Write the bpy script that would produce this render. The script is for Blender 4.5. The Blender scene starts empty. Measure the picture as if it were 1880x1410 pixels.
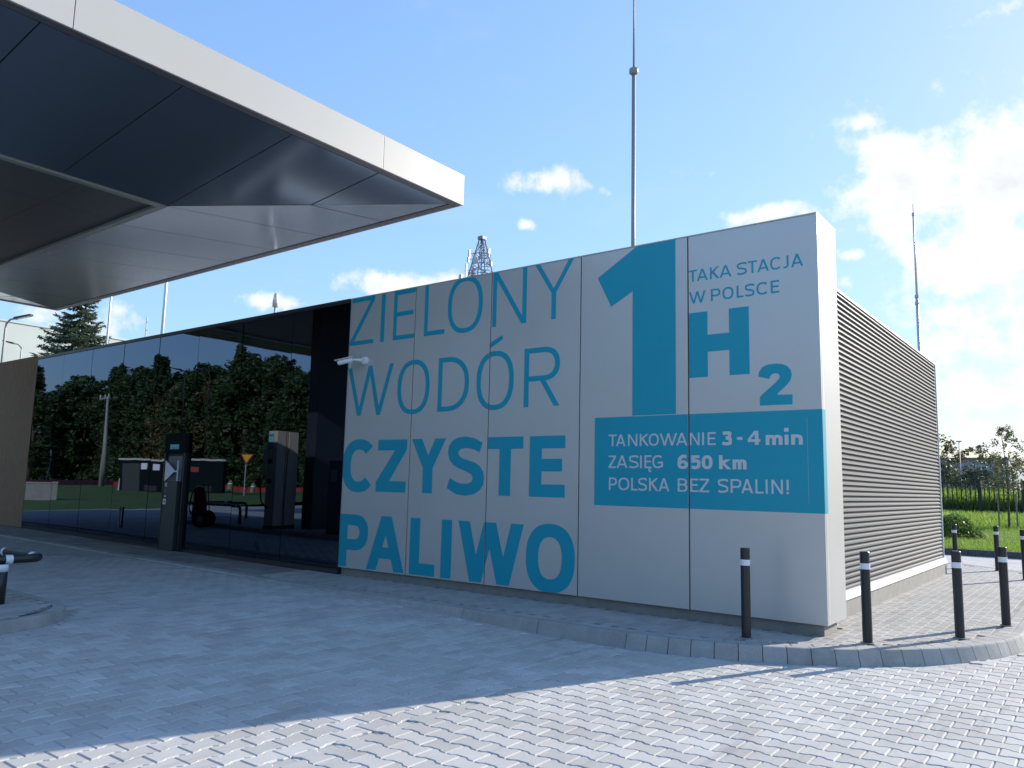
import bpy, bmesh, math, random
from mathutils import Vector, Matrix
from mathutils.geometry import delaunay_2d_cdt
random.seed(11)
SC = bpy.context.scene
COL = SC.collection
R = math.radians
# ------------------------------------------------------------------ camera
cam = bpy.data.cameras.new("camera"); cam_o = bpy.data.objects.new("camera", cam); COL.objects.link(cam_o)
cam.sensor_width = 36.0; cam.lens = 27.576; cam.clip_end = 3000; cam.clip_start = 0.05
yaw, pitch, roll = 0.652788, 0.129676, 0.0232988
fw = Vector((-math.sin(yaw)*math.cos(pitch), math.cos(yaw)*math.cos(pitch), math.sin(pitch)))
rt = Vector((math.cos(yaw), math.sin(yaw), 0)); up = rt.cross(fw)
r2 = rt*math.cos(roll)+up*math.sin(roll); u2 = -rt*math.sin(roll)+up*math.cos(roll)
m = Matrix((r2, u2, -fw)).transposed().to_4x4(); m.translation = (2.66504, -9.47987, 1.6237)
cam_o.matrix_world = m
SC.camera = cam_o
# ------------------------------------------------------------------ sun, sky, exposure
SUN_AZ, SUN_EL = R(22.5), R(22.1)          # azimuth from +y towards +x
sun_dir = Vector((math.sin(SUN_AZ)*math.cos(SUN_EL), math.cos(SUN_AZ)*math.cos(SUN_EL), math.sin(SUN_EL)))
sl = bpy.data.lights.new("sun", 'SUN'); sl.energy = 2.0; sl.angle = R(0.6); sl.color = (1.0, 0.92, 0.80)
so = bpy.data.objects.new("sun", sl); COL.objects.link(so)
so.rotation_euler = (-sun_dir).to_track_quat('-Z', 'Y').to_euler(); so.location = (20, 40, 30)
SC.view_settings.view_transform = 'Standard'
try: SC.view_settings.look = 'None'
except Exception: pass
SC.view_settings.exposure = 1.95; SC.view_settings.gamma = 1.0
try: SC.view_settings.use_curve_mapping = False
except Exception: pass
W = bpy.data.worlds.new("World"); SC.world = W; W.use_nodes = True
nt = W.node_tree; nt.nodes.clear()
def nd(t, typ, **kw):
    n = t.nodes.new(typ)
    for k, v in kw.items():
        if k.startswith('i_'):
            key = k[2:]
            n.inputs[int(key) if key.isdigit() else key].default_value = v
        else: setattr(n, k, v)
    return n
def lk(t, a, b): t.links.new(a, b)
def mth(t, op, a, b=None, c=None, clamp=False):
    n = t.nodes.new('ShaderNodeMath'); n.operation = op; n.use_clamp = clamp
    for i, v in enumerate((a, b, c)):
        if v is None: continue
        if isinstance(v, (int, float)): n.inputs[i].default_value = v
        else: lk(t, v, n.inputs[i])
    return n.outputs[0]
def mixc(t, f, a, b):
    n = t.nodes.new('ShaderNodeMix'); n.data_type = 'RGBA'
    for i, v in ((0, f), (6, a), (7, b)):
        if hasattr(v, 'links') or hasattr(v, 'is_linked'): lk(t, v, n.inputs[i])
        else: n.inputs[i].default_value = v
    return n.outputs[2]
sky = nd(nt, 'ShaderNodeTexSky', sky_type='NISHITA', sun_disc=False, sun_elevation=SUN_EL, sun_rotation=SUN_AZ,
         altitude=0, air_density=1.0, dust_density=0.6, ozone_density=3.4)
tc = nd(nt, 'ShaderNodeTexCoord')
sep = nd(nt, 'ShaderNodeSeparateXYZ'); lk(nt, tc.outputs['Generated'], sep.inputs[0])
zc = mth(nt, 'ADD', mth(nt, 'MAXIMUM', sep.outputs[2], 0.0), 0.16)
px = mth(nt, 'DIVIDE', sep.outputs[0], zc); py = mth(nt, 'DIVIDE', sep.outputs[1], zc)
cp = nd(nt, 'ShaderNodeCombineXYZ'); lk(nt, px, cp.inputs[0]); lk(nt, py, cp.inputs[1])
def wnoise(scale, detail, rough, off, vec=None):
    mp = nd(nt, 'ShaderNodeMapping'); mp.inputs['Location'].default_value = off
    lk(nt, vec or cp.outputs[0], mp.inputs[0])
    n = nd(nt, 'ShaderNodeTexNoise', i_Scale=scale, i_Detail=detail, i_Roughness=rough); lk(nt, mp.outputs[0], n.inputs['Vector'])
    return n.outputs[0]
# cloud banks: where the sky is cloudier (directions), with noise shaping every edge
def pdir(x, y):
    d = fw*1440.0 + r2*(x-940) - u2*(y-705); d.normalize(); return d
BANKS = [(1005, 330, 3.2, 1.5, .62), (1050, 335, 1.6, .9, .5), (966, 411, .75, .55, .55), (945, 356, .6, .6, .35), (770, 522, 1.0, .45, .5), (735, 520, 5.2, 1.1, .75),
         (1435, 393, 3.2, .8, .7), (1592, 226, 1.6, .7, .42), (1650, 268, 4.8, 1.6, .55), (1700, 330, 5.5, 2.8, .8), (1850, 300, 6.0, 3.6, .9),
         (1260, 320, 2.4, .7, .26), (597, 45, .9, 1.2, .2), (520, 555, 4.5, .9, .45), (1105, 347, 1.0, .6, .3), (1560, 468, 1.5, .7, .6), (1620, 505, 2.2, .8, .45), (1550, 520, 1.5, .9, .5),
         (1800, 470, 8.0, 4.0, .62), (1660, 415, 4.0, 1.6, .5), (1850, 600, 8.0, 3.6, .6), (1680, 600, 4.5, 1.2, .45), (1850, 720, 9.0, 3.0, .55), (130, 590, 3.0, 1.2, .5), (215, 590, 1.4, 1.2, .5),
         (1790, 800, 10.0, 2.5, .5), (2150, 500, 16.0, 16.0, .55), (1870, 120, 6, 3, .12), (640, 120, 6, 4, .08)]
mask = None
for (bx, by, sx, sy, w) in BANKS:
    d = pdir(bx, by); ax = Vector((-d.y, d.x, 0)).normalized(); ay = d.cross(ax)
    terms = []
    for a, s in ((ax, sx), (ay, sy)):
        dn = nd(nt, 'ShaderNodeVectorMath', operation='DOT_PRODUCT'); lk(nt, tc.outputs['Generated'], dn.inputs[0])
        dn.inputs[1].default_value = a/math.sin(R(s)); v = dn.outputs['Value']; terms.append(mth(nt, 'MULTIPLY', v, v))
    dd = nd(nt, 'ShaderNodeVectorMath', operation='DOT_PRODUCT'); lk(nt, tc.outputs['Generated'], dd.inputs[0]); dd.inputs[1].default_value = d
    g = mth(nt, 'POWER', 2.718, mth(nt, 'MULTIPLY', mth(nt, 'ADD', terms[0], terms[1]), -0.8))
    g = mth(nt, 'MULTIPLY', g, mth(nt, 'GREATER_THAN', dd.outputs['Value'], 0.0))
    g = mth(nt, 'MULTIPLY', g, w)
    mask = g if mask is None else mth(nt, 'MAXIMUM', mask, g)
n1 = wnoise(1.9, 9.0, .62, (3.1, 7.7, 0)); n2 = wnoise(26.0, 6.0, .6, (1.3, 2.2, 0), tc.outputs['Generated'])
n3 = wnoise(9.0, 7.0, .62, (5.3, 2.9, 1), tc.outputs['Generated'])
# everyday thin cloud elsewhere
gen = mth(nt, 'MULTIPLY', mth(nt, 'SUBTRACT', n1, .56), 1.5, clamp=True)
cov = mth(nt, 'ADD', mask, mth(nt, 'MULTIPLY', mth(nt, 'SUBTRACT', n2, .5), 1.15))
cov = mth(nt, 'ADD', cov, mth(nt, 'MULTIPLY', mth(nt, 'SUBTRACT', n3, .5), .9))
cov = mth(nt, 'MULTIPLY', cov, mth(nt, 'MINIMUM', mth(nt, 'MULTIPLY', mask, 6.0), 1.0))
mr = nd(nt, 'ShaderNodeMapRange', interpolation_type='SMOOTHSTEP'); lk(nt, cov, mr.inputs[0])
mr.inputs[1].default_value = .26; mr.inputs[2].default_value = .62
cl = mth(nt, 'MAXIMUM', mr.outputs[0], mth(nt, 'MULTIPLY', gen, .35), clamp=True)
# cloud light: bright rims, greyer bellies, brighter toward the sun
sd = nd(nt, 'ShaderNodeVectorMath', operation='DOT_PRODUCT'); lk(nt, tc.outputs['Generated'], sd.inputs[0]); sd.inputs[1].default_value = sun_dir
sdp = mth(nt, 'POWER', mth(nt, 'MAXIMUM', sd.outputs['Value'], 0.0), 7.0)
thick = nd(nt, 'ShaderNodeMapRange'); lk(nt, cov, thick.inputs[0]); thick.inputs[1].default_value = .62; thick.inputs[2].default_value = 1.15
thick.inputs[3].default_value = 1.0; thick.inputs[4].default_value = .76
clb = mth(nt, 'MULTIPLY', mth(nt, 'ADD', mth(nt, 'MULTIPLY', sdp, .05), .28), thick.outputs[0])
ccol = nd(nt, 'ShaderNodeVectorMath', operation='SCALE'); ccol.inputs[0].default_value = (0.93, 0.965, 1.0); lk(nt, clb, ccol.inputs['Scale'])
SKY_STRENGTH = 0.145
bg1 = nd(nt, 'ShaderNodeBackground'); 
lum = nd(nt, 'ShaderNodeRGBToBW'); lk(nt, sky.outputs[0], lum.inputs[0])      # soft clip: tones down the brightest sky colour round the sun
skc = nd(nt, 'ShaderNodeVectorMath', operation='SCALE'); lk(nt, sky.outputs[0], skc.inputs[0])
lk(nt, mth(nt, 'DIVIDE', 1.0, mth(nt, 'ADD', mth(nt, 'MULTIPLY', lum.outputs[0], .42), 1.0)), skc.inputs['Scale'])
lk(nt, skc.outputs[0], bg1.inputs[0]); bg1.inputs[1].default_value = SKY_STRENGTH
bg2 = nd(nt, 'ShaderNodeBackground'); lk(nt, ccol.outputs[0], bg2.inputs[0]); bg2.inputs[1].default_value = 1.0
mx = nd(nt, 'ShaderNodeMixShader'); lk(nt, cl, mx.inputs[0]); lk(nt, bg1.outputs[0], mx.inputs[1]); lk(nt, bg2.outputs[0], mx.inputs[2])
wo = nd(nt, 'ShaderNodeOutputWorld'); lk(nt, mx.outputs[0], wo.inputs[0])
SC.cycles.max_bounces = 6; SC.cycles.glossy_bounces = 4; SC.cycles.diffuse_bounces = 3; SC.cycles.use_denoising = True

# ------------------------------------------------------------------ materials
def mat(name, col, rough=.6, metal=0.0, spec=.5, noise=0.0, nscale=8.0, bump=0.0, bscale=40.0, coat=0.0, col2=None, tint=False, stretch=None):
    m = bpy.data.materials.new(name); m.use_nodes = True; t = m.node_tree; b = t.nodes['Principled BSDF']
    b.inputs['Roughness'].default_value = rough; b.inputs['Metallic'].default_value = metal
    b.inputs['Specular IOR Level'].default_value = spec; b.inputs['Coat Weight'].default_value = coat
    b.inputs['Base Color'].default_value = (*col, 1)
    tcn = t.nodes.new('ShaderNodeTexCoord'); vec = tcn.outputs['Object']
    if stretch:
        mp = t.nodes.new('ShaderNodeMapping'); mp.inputs['Scale'].default_value = stretch; lk(t, vec, mp.inputs[0]); vec = mp.outputs[0]
    out = None
    if noise > 0:
        n = nd(t, 'ShaderNodeTexNoise', i_Scale=nscale, i_Detail=6.0, i_Roughness=.6); lk(t, vec, n.inputs['Vector'])
        c2 = col2 or tuple(c*(1-noise) for c in col)
        mr = nd(t, 'ShaderNodeMapRange'); lk(t, n.outputs[0], mr.inputs[0]); mr.inputs[1].default_value = .35; mr.inputs[2].default_value = .68
        out = mixc(t, mr.outputs[0], (*col, 1), (*c2, 1))
        lk(t, out, b.inputs['Base Color'])
        if noise >= .12: rr = mth(t, 'ADD', mth(t, 'MULTIPLY', n.outputs[0], .18), rough-.09); lk(t, rr, b.inputs['Roughness'])
    if tint:
        a = nd(t, 'ShaderNodeAttribute', attribute_name='tint')
        hs = nd(t, 'ShaderNodeHueSaturation')
        if out is not None: lk(t, out, hs.inputs['Color'])
        else: hs.inputs['Color'].default_value = (*col, 1)
        lk(t, mth(t, 'ADD', mth(t, 'MULTIPLY', a.outputs['Fac'], .26), .87), hs.inputs['Value']); lk(t, hs.outputs[0], b.inputs['Base Color'])
    if bump > 0:
        n = nd(t, 'ShaderNodeTexNoise', i_Scale=bscale, i_Detail=5.0, i_Roughness=.65); lk(t, vec, n.inputs['Vector'])
        bp = nd(t, 'ShaderNodeBump', i_Strength=bump, i_Distance=.02); lk(t, n.outputs[0], bp.inputs['Height']); lk(t, bp.outputs[0], b.inputs['Normal'])
    return m
M = {}
def concrete_world(name, c1, c2, sc=1.3, tint=True, bump=.25, dust=(.50, .50, .49), far_pattern=False):
    """concrete whose dust, streaks and stains run across the pieces in world coordinates"""
    m = bpy.data.materials.new(name); m.use_nodes = True; t = m.node_tree; b = t.nodes['Principled BSDF']
    g = nd(t, 'ShaderNodeNewGeometry'); pos = g.outputs['Position']
    def nz(s, d=6.0, off=(0, 0, 0), st=(1, 1, 1)):
        mp = nd(t, 'ShaderNodeMapping'); mp.inputs['Location'].default_value = off; mp.inputs['Scale'].default_value = st; lk(t, pos, mp.inputs[0])
        n = nd(t, 'ShaderNodeTexNoise', i_Scale=s, i_Detail=d, i_Roughness=.62); lk(t, mp.outputs[0], n.inputs['Vector']); return n.outputs[0]
    def rng(v, a, bb, lo=0., hi=1.):
        r = nd(t, 'ShaderNodeMapRange'); lk(t, v, r.inputs[0]); r.inputs[1].default_value = a; r.inputs[2].default_value = bb
        r.inputs[3].default_value = lo; r.inputs[4].default_value = hi; return r.outputs[0]
    col = mixc(t, rng(nz(60, 8), .35, .7), (*c1, 1), (*c2, 1))
    col = mixc(t, rng(nz(sc, 7, (4, 1, 0)), .45, .7, 0, .55), col, (*dust, 1))
    col = mixc(t, rng(nz(2.2, 7, (9, 3, 0), (1, .35, 1)), .56, .72, 0, .35), col, (*[c*.72 for c in c1], 1))
    tyre = nz(1.1, 5, (5, 5, 0), (6, .5, 1)); col = mixc(t, rng(tyre, .58, .68, 0, .35), col, (.24, .235, .23, 1))
    blot = nz(.55, 6, (7, 2, 0)); col = mixc(t, rng(blot, .57, .68, 0, .45), col, (.60, .60, .59, 1))
    sp = nz(7.0, 3, (2, 8, 0)); col = mixc(t, rng(sp, .70, .74, 0, .35), col, (.17, .165, .16, 1))
    if tint:
        a = nd(t, 'ShaderNodeAttribute', attribute_name='tint')
        hs = nd(t, 'ShaderNodeHueSaturation'); lk(t, col, hs.inputs['Color'])
        lk(t, mth(t, 'ADD', mth(t, 'MULTIPLY', a.outputs['Fac'], .22), .86), hs.inputs['Value']); col = hs.outputs[0]
    h = nz(180, 5)
    if far_pattern:
        sp3 = nd(t, 'ShaderNodeSeparateXYZ'); lk(t, pos, sp3.inputs[0])
        wob = mth(t, 'MULTIPLY', mth(t, 'SINE', mth(t, 'MULTIPLY', sp3.outputs[0], 2*math.pi/.242)), .010)
        cv = nd(t, 'ShaderNodeCombineXYZ'); lk(t, sp3.outputs[0], cv.inputs[0]); lk(t, mth(t, 'ADD', sp3.outputs[1], wob), cv.inputs[1])
        br = nd(t, 'ShaderNodeTexBrick', offset=.5, i_Scale=1.0); lk(t, cv.outputs[0], br.inputs['Vector'])
        br.inputs['Brick Width'].default_value = .242; br.inputs['Row Height'].default_value = .178; br.inputs['Mortar Size'].default_value = .006
        br.inputs['Color1'].default_value = (.86, .86, .86, 1); br.inputs['Color2'].default_value = (1.06, 1.06, 1.06, 1); br.inputs['Mortar'].default_value = (.62, .62, .62, 1)
        mm = nd(t, 'ShaderNodeMix', data_type='RGBA', blend_type='MULTIPLY'); mm.inputs[0].default_value = 1.0
        lk(t, col, mm.inputs[6]); lk(t, br.outputs['Color'], mm.inputs[7]); col = mm.outputs[2]
    lk(t, col, b.inputs['Base Color']); b.inputs['Roughness'].default_value = .82; b.inputs['Specular IOR Level'].default_value = .35
    bp = nd(t, 'ShaderNodeBump', i_Strength=bump, i_Distance=.004); lk(t, h, bp.inputs['Height']); lk(t, bp.outputs[0], b.inputs['Normal'])
    return m
M['paver'] = concrete_world('paver_concrete', (.44, .43, .41), (.51, .50, .475), dust=(.56, .56, .55))
M['road'] = concrete_world('road_paving_far', (.42, .41, .39), (.49, .48, .455), dust=(.54, .54, .53), tint=False, far_pattern=True)
M['joint'] = concrete_world('joint_sand', (.20, .19, .175), (.27, .26, .24), tint=False, bump=.5)
M['brick'] = concrete_world('sidewalk_brick_concrete', (.34, .335, .32), (.42, .41, .39), sc=2.0, dust=(.46, .44, .41))
M['kerb'] = concrete_world('kerb_concrete', (.30, .30, .29), (.38, .375, .36), sc=3.5, dust=(.46, .46, .45), bump=.4)
M['kerb_dark'] = mat('dark_kerb', (.10, .10, .105), .8, noise=.3, nscale=9)
M['panel'] = mat('light_grey_composite_panel', (.56, .555, .535), .32, metal=.3, spec=.55, noise=.05, nscale=.8, bump=.12, bscale=1.1)
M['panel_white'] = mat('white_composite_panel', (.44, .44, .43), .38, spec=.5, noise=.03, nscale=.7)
M['teal'] = mat('teal_vinyl', (.002, .315, .43), .36, spec=.45, noise=.05, nscale=1.5)
M['white_vinyl'] = mat('pale_vinyl', (.58, .59, .59), .36, spec=.5)
M['plinth'] = mat('plinth_grey', (.27, .265, .25), .75, noise=.2, nscale=5)
M['black_gap'] = mat('dark_gap', (.012, .014, .018), .7)
def glass_mat():
    m = bpy.data.materials.new('black_mirror_glass'); m.use_nodes = True; t = m.node_tree; b = t.nodes['Principled BSDF']
    b.inputs['Base Color'].default_value = (.095, .118, .16, 1); b.inputs['Metallic'].default_value = 1.0; b.inputs['Roughness'].default_value = .012
    b.inputs['Specular Tint'].default_value = (.75, .8, .9, 1)
    g = nd(t, 'ShaderNodeNewGeometry'); mp = nd(t, 'ShaderNodeMapping'); mp.inputs['Scale'].default_value = (1, 1, .45); lk(t, g.outputs['Position'], mp.inputs[0])
    n = nd(t, 'ShaderNodeTexNoise', i_Scale=.9, i_Detail=2.0); lk(t, mp.outputs[0], n.inputs['Vector'])
    bp = nd(t, 'ShaderNodeBump', i_Strength=.05, i_Distance=.03); lk(t, n.outputs[0], bp.inputs['Height']); lk(t, bp.outputs[0], b.inputs['Normal'])
    return m
M['glass'] = glass_mat()
M['coping_dark'] = mat('dark_bronze_coping', (.035, .03, .036), .4, spec=.5)
M['timber'] = mat('timber_brown', (.42, .25, .145), .65, noise=.35, nscale=6, stretch=(6, 6, .6))
M['rib'] = mat('grey_steel_cladding', (.030, .043, .064), .62, spec=.3, noise=.06, nscale=2)
M['white_metal'] = mat('white_metal', (.78, .79, .80), .4)
M['steel'] = mat('galvanised_steel', (.42, .44, .47), .42, metal=.6, noise=.15, nscale=12)
M['steel_pale'] = mat('pale_steel', (.62, .63, .64), .4, metal=.4)
M['mast_grey'] = mat('mast_grey', (.30, .30, .33), .5, metal=.3)
M['black_metal'] = mat('black_powder_coat', (.017, .019, .024), .38, spec=.5, noise=.25, nscale=15)
M['reflective'] = mat('reflective_band', (.72, .76, .80), .35)
M['soffit'] = mat('slate_blue_soffit', (.17, .23, .31), .17, metal=.6, spec=.4)
M['soffit_in'] = mat('dark_soffit', (.065, .075, .088), .45)
M['trim'] = mat('pale_green_trim', (.30, .34, .34), .35, metal=.3)
M['lip'] = mat('grey_lip', (.13, .13, .15), .4, metal=.3)
M['grass_ground'] = mat('grass_ground', (.05, .085, .015), .95, noise=.5, nscale=3, col2=(.09, .12, .03), bump=.6, bscale=20)

M['bark'] = mat('bark', (.10, .08, .06), .9, noise=.4, nscale=10, bump=.6, bscale=14)
M['pole_wood'] = mat('stake_wood', (.30, .23, .16), .8, noise=.3, nscale=9)
M['concrete_pole'] = mat('concrete_pole', (.34, .33, .30), .85, noise=.2, nscale=4)
M['pale_wall'] = mat('pale_render_wall', (.56, .60, .57), .85, noise=.1, nscale=.12, col2=(.50, .55, .52))
M['grey_bldg'] = mat('grey_warehouse', (.33, .37, .42), .7, noise=.1, nscale=.3)
M['red'] = mat('red_paint', (.30, .025, .02), .6)
M['kiosk'] = mat('dark_green_kiosk', (.008, .014, .018), .95, spec=.08)
M['column'] = mat('dark_blue_column', (.022, .028, .045), .45)
M['kiosk_roof'] = mat('kiosk_roof', (.5, .5, .46), .7)
M['yellow'] = mat('yellow_sign', (.85, .42, .02), .5)
M['beige'] = mat('beige_dispenser', (.52, .46, .38), .45)
M['tyre'] = mat('tyre_rubber', (.015, .015, .016), .8)
M['white_sheet'] = mat('white_sheet', (.75, .76, .82), .5)
M['asphalt'] = mat('asphalt', (.10, .10, .10), .9, noise=.25, nscale=6)
def leaf_mat(name, c1, c2, trans=.25):
    m = bpy.data.materials.new(name); m.use_nodes = True; t = m.node_tree; b = t.nodes['Principled BSDF']
    a = nd(t, 'ShaderNodeAttribute', attribute_name='tint'); col = mixc(t, a.outputs['Fac'], (*c1, 1), (*c2, 1))
    lk(t, col, b.inputs['Base Color']); b.inputs['Roughness'].default_value = .55
    tr = nd(t, 'ShaderNodeBsdfTranslucent'); lk(t, col, tr.inputs[0])
    ms = nd(t, 'ShaderNodeMixShader'); ms.inputs[0].default_value = trans
    lk(t, b.outputs[0], ms.inputs[1]); lk(t, tr.outputs[0], ms.inputs[2]); lk(t, ms.outputs[0], t.nodes['Material Output'].inputs[0])
    return m
M['leaf_dark'] = leaf_mat('dark_leaves', (.022, .05, .016), (.06, .11, .035))
M['leaf_autumn'] = leaf_mat('autumn_leaves', (.075, .08, .03), (.17, .135, .05))
M['leaf_spruce'] = leaf_mat('spruce_needles', (.06, .10, .065), (.16, .20, .12), .15)
M['leaf_birch'] = leaf_mat('birch_leaves', (.07, .10, .035), (.17, .18, .07), .35)
M['blade'] = leaf_mat('grass_blade', (.15, .27, .03), (.28, .38, .07), .45)
M['leaf_bush'] = leaf_mat('bush_leaves', (.06, .13, .02), (.17, .26, .05), .35)

# ------------------------------------------------------------------ mesh helpers
class MB:
    def __init__(s): s.v = []; s.f = []; s.t = []
    def face(s, idx, tint=.5): s.f.append(tuple(idx)); s.t.append(tint)
    def quad(s, a, b, c, d, tint=.5):
        n = len(s.v); s.v += [tuple(a), tuple(b), tuple(c), tuple(d)]; s.face((n, n+1, n+2, n+3), tint)
    def tri(s, a, b, c, tint=.5):
        n = len(s.v); s.v += [tuple(a), tuple(b), tuple(c)]; s.face((n, n+1, n+2), tint)
    def box(s, x0, x1, y0, y1, z0, z1, tint=.5):
        n = len(s.v)
        s.v += [(x, y, z) for z in (z0, z1) for (x, y) in ((x0, y0), (x1, y0), (x1, y1), (x0, y1))]
        for f in ((0, 3, 2, 1), (4, 5, 6, 7), (0, 1, 5, 4), (1, 2, 6, 5), (2, 3, 7, 6), (3, 0, 4, 7)): s.face([n+i for i in f], tint)
        return s
    def prism(s, base, topp, tint=.5):
        """base/top: lists of 3d points, same count, counter-clockwise seen from above"""
        n = len(s.v); k = len(base); s.v += [tuple(p) for p in base]+[tuple(p) for p in topp]
        s.face([n+k+i for i in range(k)], tint); s.face([n+i for i in reversed(range(k))], tint)
        for i in range(k): s.face((n+i, n+(i+1) % k, n+k+(i+1) % k, n+k+i), tint)
        return s
    def tube(s, pts, rad, seg=10, cap=True, tint=.5):
        pts = [Vector(p) for p in pts]; rads = rad if isinstance(rad, (list, tuple)) else [rad]*len(pts)
        rings = []; prev = None
        for i, p in enumerate(pts):
            d = (pts[min(i+1, len(pts)-1)]-pts[max(i-1, 0)])
            if d.length < 1e-9: d = prev or Vector((0, 0, 1))
            d.normalize(); prev = d
            a = d.cross(Vector((0, 0, 1))) if abs(d.z) < .95 else d.cross(Vector((0, 1, 0)))
            a.normalize(); b = d.cross(a); n = len(s.v)
            for k in range(seg):
                th = 2*math.pi*k/seg; s.v.append(tuple(p+(a*math.cos(th)+b*math.sin(th))*rads[i]))
            rings.append(n)
        for i in range(len(rings)-1):
            for k in range(seg):
                s.face((rings[i]+k, rings[i+1]+k, rings[i+1]+(k+1) % seg, rings[i]+(k+1) % seg), tint)
        if cap:
            s.face([rings[0]+k for k in range(seg)], tint); s.face([rings[-1]+k for k in reversed(range(seg))], tint)
        return s
    def mesh(s, name, mt, smooth=False):
        me = bpy.data.meshes.new(name); me.from_pydata(s.v, [], s.f)
        if mt is not None: me.materials.append(mt)
        at = me.attributes.new('tint', 'FLOAT', 'FACE'); at.data.foreach_set('value', s.t)
        me.update()
        if smooth: me.polygons.foreach_set('use_smooth', [True]*len(me.polygons))
        return me
    def build(s, name, mt, parent=None, smooth=False, loc=None, kind=None, bevel=0.0):
        me = s.mesh(name, mt, smooth)
        if bevel > 0:
            bm = bmesh.new(); bm.from_mesh(me); bmesh.ops.remove_doubles(bm, verts=bm.verts, dist=1e-5)
            es = [e for e in bm.edges if len(e.link_faces) == 2 and e.calc_face_angle() > .6]
            bmesh.ops.bevel(bm, geom=es, offset=bevel, segments=2, profile=.6, affect='EDGES', clamp_overlap=True); bm.to_mesh(me); bm.free()
        return link(name, me, parent, loc, kind)
def link(name, me, parent=None, loc=None, kind=None):
    o = bpy.data.objects.new(name, me); COL.objects.link(o)
    if parent is not None: o.parent = parent
    if loc is not None: o.location = loc
    if kind: o['kind'] = kind
    return o
def tag(o, label, cat, group=None):
    o['label'] = label; o['category'] = cat
    if group: o['group'] = group
    return o
def thing(name, label, cat, loc=(0, 0, 0), rz=0.0, group=None):
    o = bpy.data.objects.new(name, None); COL.objects.link(o); o.location = loc; o.rotation_euler = (0, 0, rz); o.empty_display_size = .2
    return tag(o, label, cat, group)
def copy_tree(o, parent=None, mp=None):
    c = o.copy(); COL.objects.link(c); c.parent = parent
    for ch in [k for k in bpy.data.objects if k.parent == o]: copy_tree(ch, c)
    return c
def dup(root, loc, rz=0., label=None):
    c = copy_tree(root); c.location = loc; c.rotation_euler = (0, 0, rz)
    if label: c['label'] = label
    return c
def bx(name, mt, parent, x0, x1, y0, y1, z0, z1, bevel=0.0, kind=None):
    return MB().box(x0, x1, y0, y1, z0, z1).build(name, mt, parent, bevel=bevel, kind=kind)

# ------------------------------------------------------------------ ground heights
def sst(t): t = max(0., min(1., t)); return t*t*(3-2*t)
def gz(x):   # road level: rises gently from the kerb corner towards the glass wall
    return -.15 + .14*sst((-2.5-x)/4.5) + .011*max(0., min(-8-x, 14.))
def sz(x):   # sidewalk level
    return .011*max(0., min(-8-x, 14.))
CX, CR, CY0, CY1, KY = -2.0, 3.70, 2.35, 9.4, -1.35     # kerb arc centres and radius (outer top edge)

# setting -----------------------------------------------------------------
g = MB(); s_ = 900
for i in range(24):
    a0, a1 = 2*math.pi*i/24, 2*math.pi*(i+1)/24
    g.tri((0, 0, -.45), (s_*math.cos(a0), s_*math.sin(a0), -.45), (s_*math.cos(a1), s_*math.sin(a1), -.45))
g.build('ground', M['grass_ground'], kind='structure')
road = MB(); xs = [-62+1.0*i for i in range(95)]
for i in range(len(xs)-1):
    x0, x1 = xs[i], xs[i+1]
    ya = -60 if x1 > -38 else (-9 if x1 < -50 else -14)
    for (y0, y1) in ((ya, 19.0),):
        road.quad((x0, y0, gz(x0)-.010), (x1, y0, gz(x1)-.010), (x1, y1, gz(x1)-.010), (x0, y1, gz(x0)-.010))
road_o = road.build('road', M['road'], kind='structure')

# --- interlocking pavers
L_, W_, A_ = .242, .1777, .011
def paver_outline(j=.0035, bev=0.0):
    h, l = W_/2-j-bev, L_/2-j-bev
    a = A_; s = .016; u1 = L_/4-s; u2 = L_/4+s
    topl = [(l, h+a), (u2, h+a), (u1, h-a), (-u1, h-a), (-u2, h+a), (-l, h+a)]
    return topl + [(-x, -y) for x, y in topl]
def paver_geo(mb, cx, cy, vert, zf, tint, dz=0.0):
    o1 = paver_outline(); o2 = paver_outline(bev=.0075)
    def P(p, z):
        x, y = (cx-p[1], cy+p[0]) if vert else (cx+p[0], cy+p[1])
        return (x, y, zf(x)+z+dz)
    b = [P(p, -.022) for p in o1]; m_ = [P(p, -.0065) for p in o1]; t_ = [P(p, 0) for p in o2]
    n = len(mb.v); k = 12; mb.v += b+m_+t_
    # top face in convex pieces: two heads and a waist
    T = n+2*k
    for f in ((0, 1, 10, 11), (1, 2, 9, 10), (2, 3, 8, 9), (3, 4, 7, 8), (4, 5, 6, 7)): mb.face([T+i for i in f], tint)
    for i in range(k):
        i2 = (i+1) % k
        mb.face((n+i, n+i2, n+k+i2, n+k+i), tint); mb.face((n+k+i, n+k+i2, n+2*k+i2, n+2*k+i), tint)
def in_sidewalk(x, y):
    if x < CX: return y > KY-.16 if y < 5 else (y < CY1+CR+.1)
    if y < CY0: return math.hypot(x-CX, y-CY0) < CR+.13
    if y < CY1: return x < CX+CR+.13
    return math.hypot(x-CX, y-CY1) < CR+.13
IX0, IX1, IY0, IY1, IR = -23.6, -6.62, -8.8, -4.95, 1.1
def in_island(x, y, g_=0.):
    if x < IX0-g_ or x > IX1+g_ or y < IY0-g_ or y > IY1+g_: return False
    cx = min(max(x, IX0+IR), IX1-IR); cy = min(max(y, IY0+IR), IY1-IR)
    return math.hypot(x-cx, y-cy) < IR+g_
def pix(x, y, z):
    d = Vector((x-2.66504, y+9.47987, z-1.6237)); q = d.dot(fw)
    if q < .3: return None
    return 940+1440.1*d.dot(r2)/q, 705-1440.1*d.dot(u2)/q, q
cells = []
BX = -1.70     # the laying direction turns here
j = 0
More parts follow.
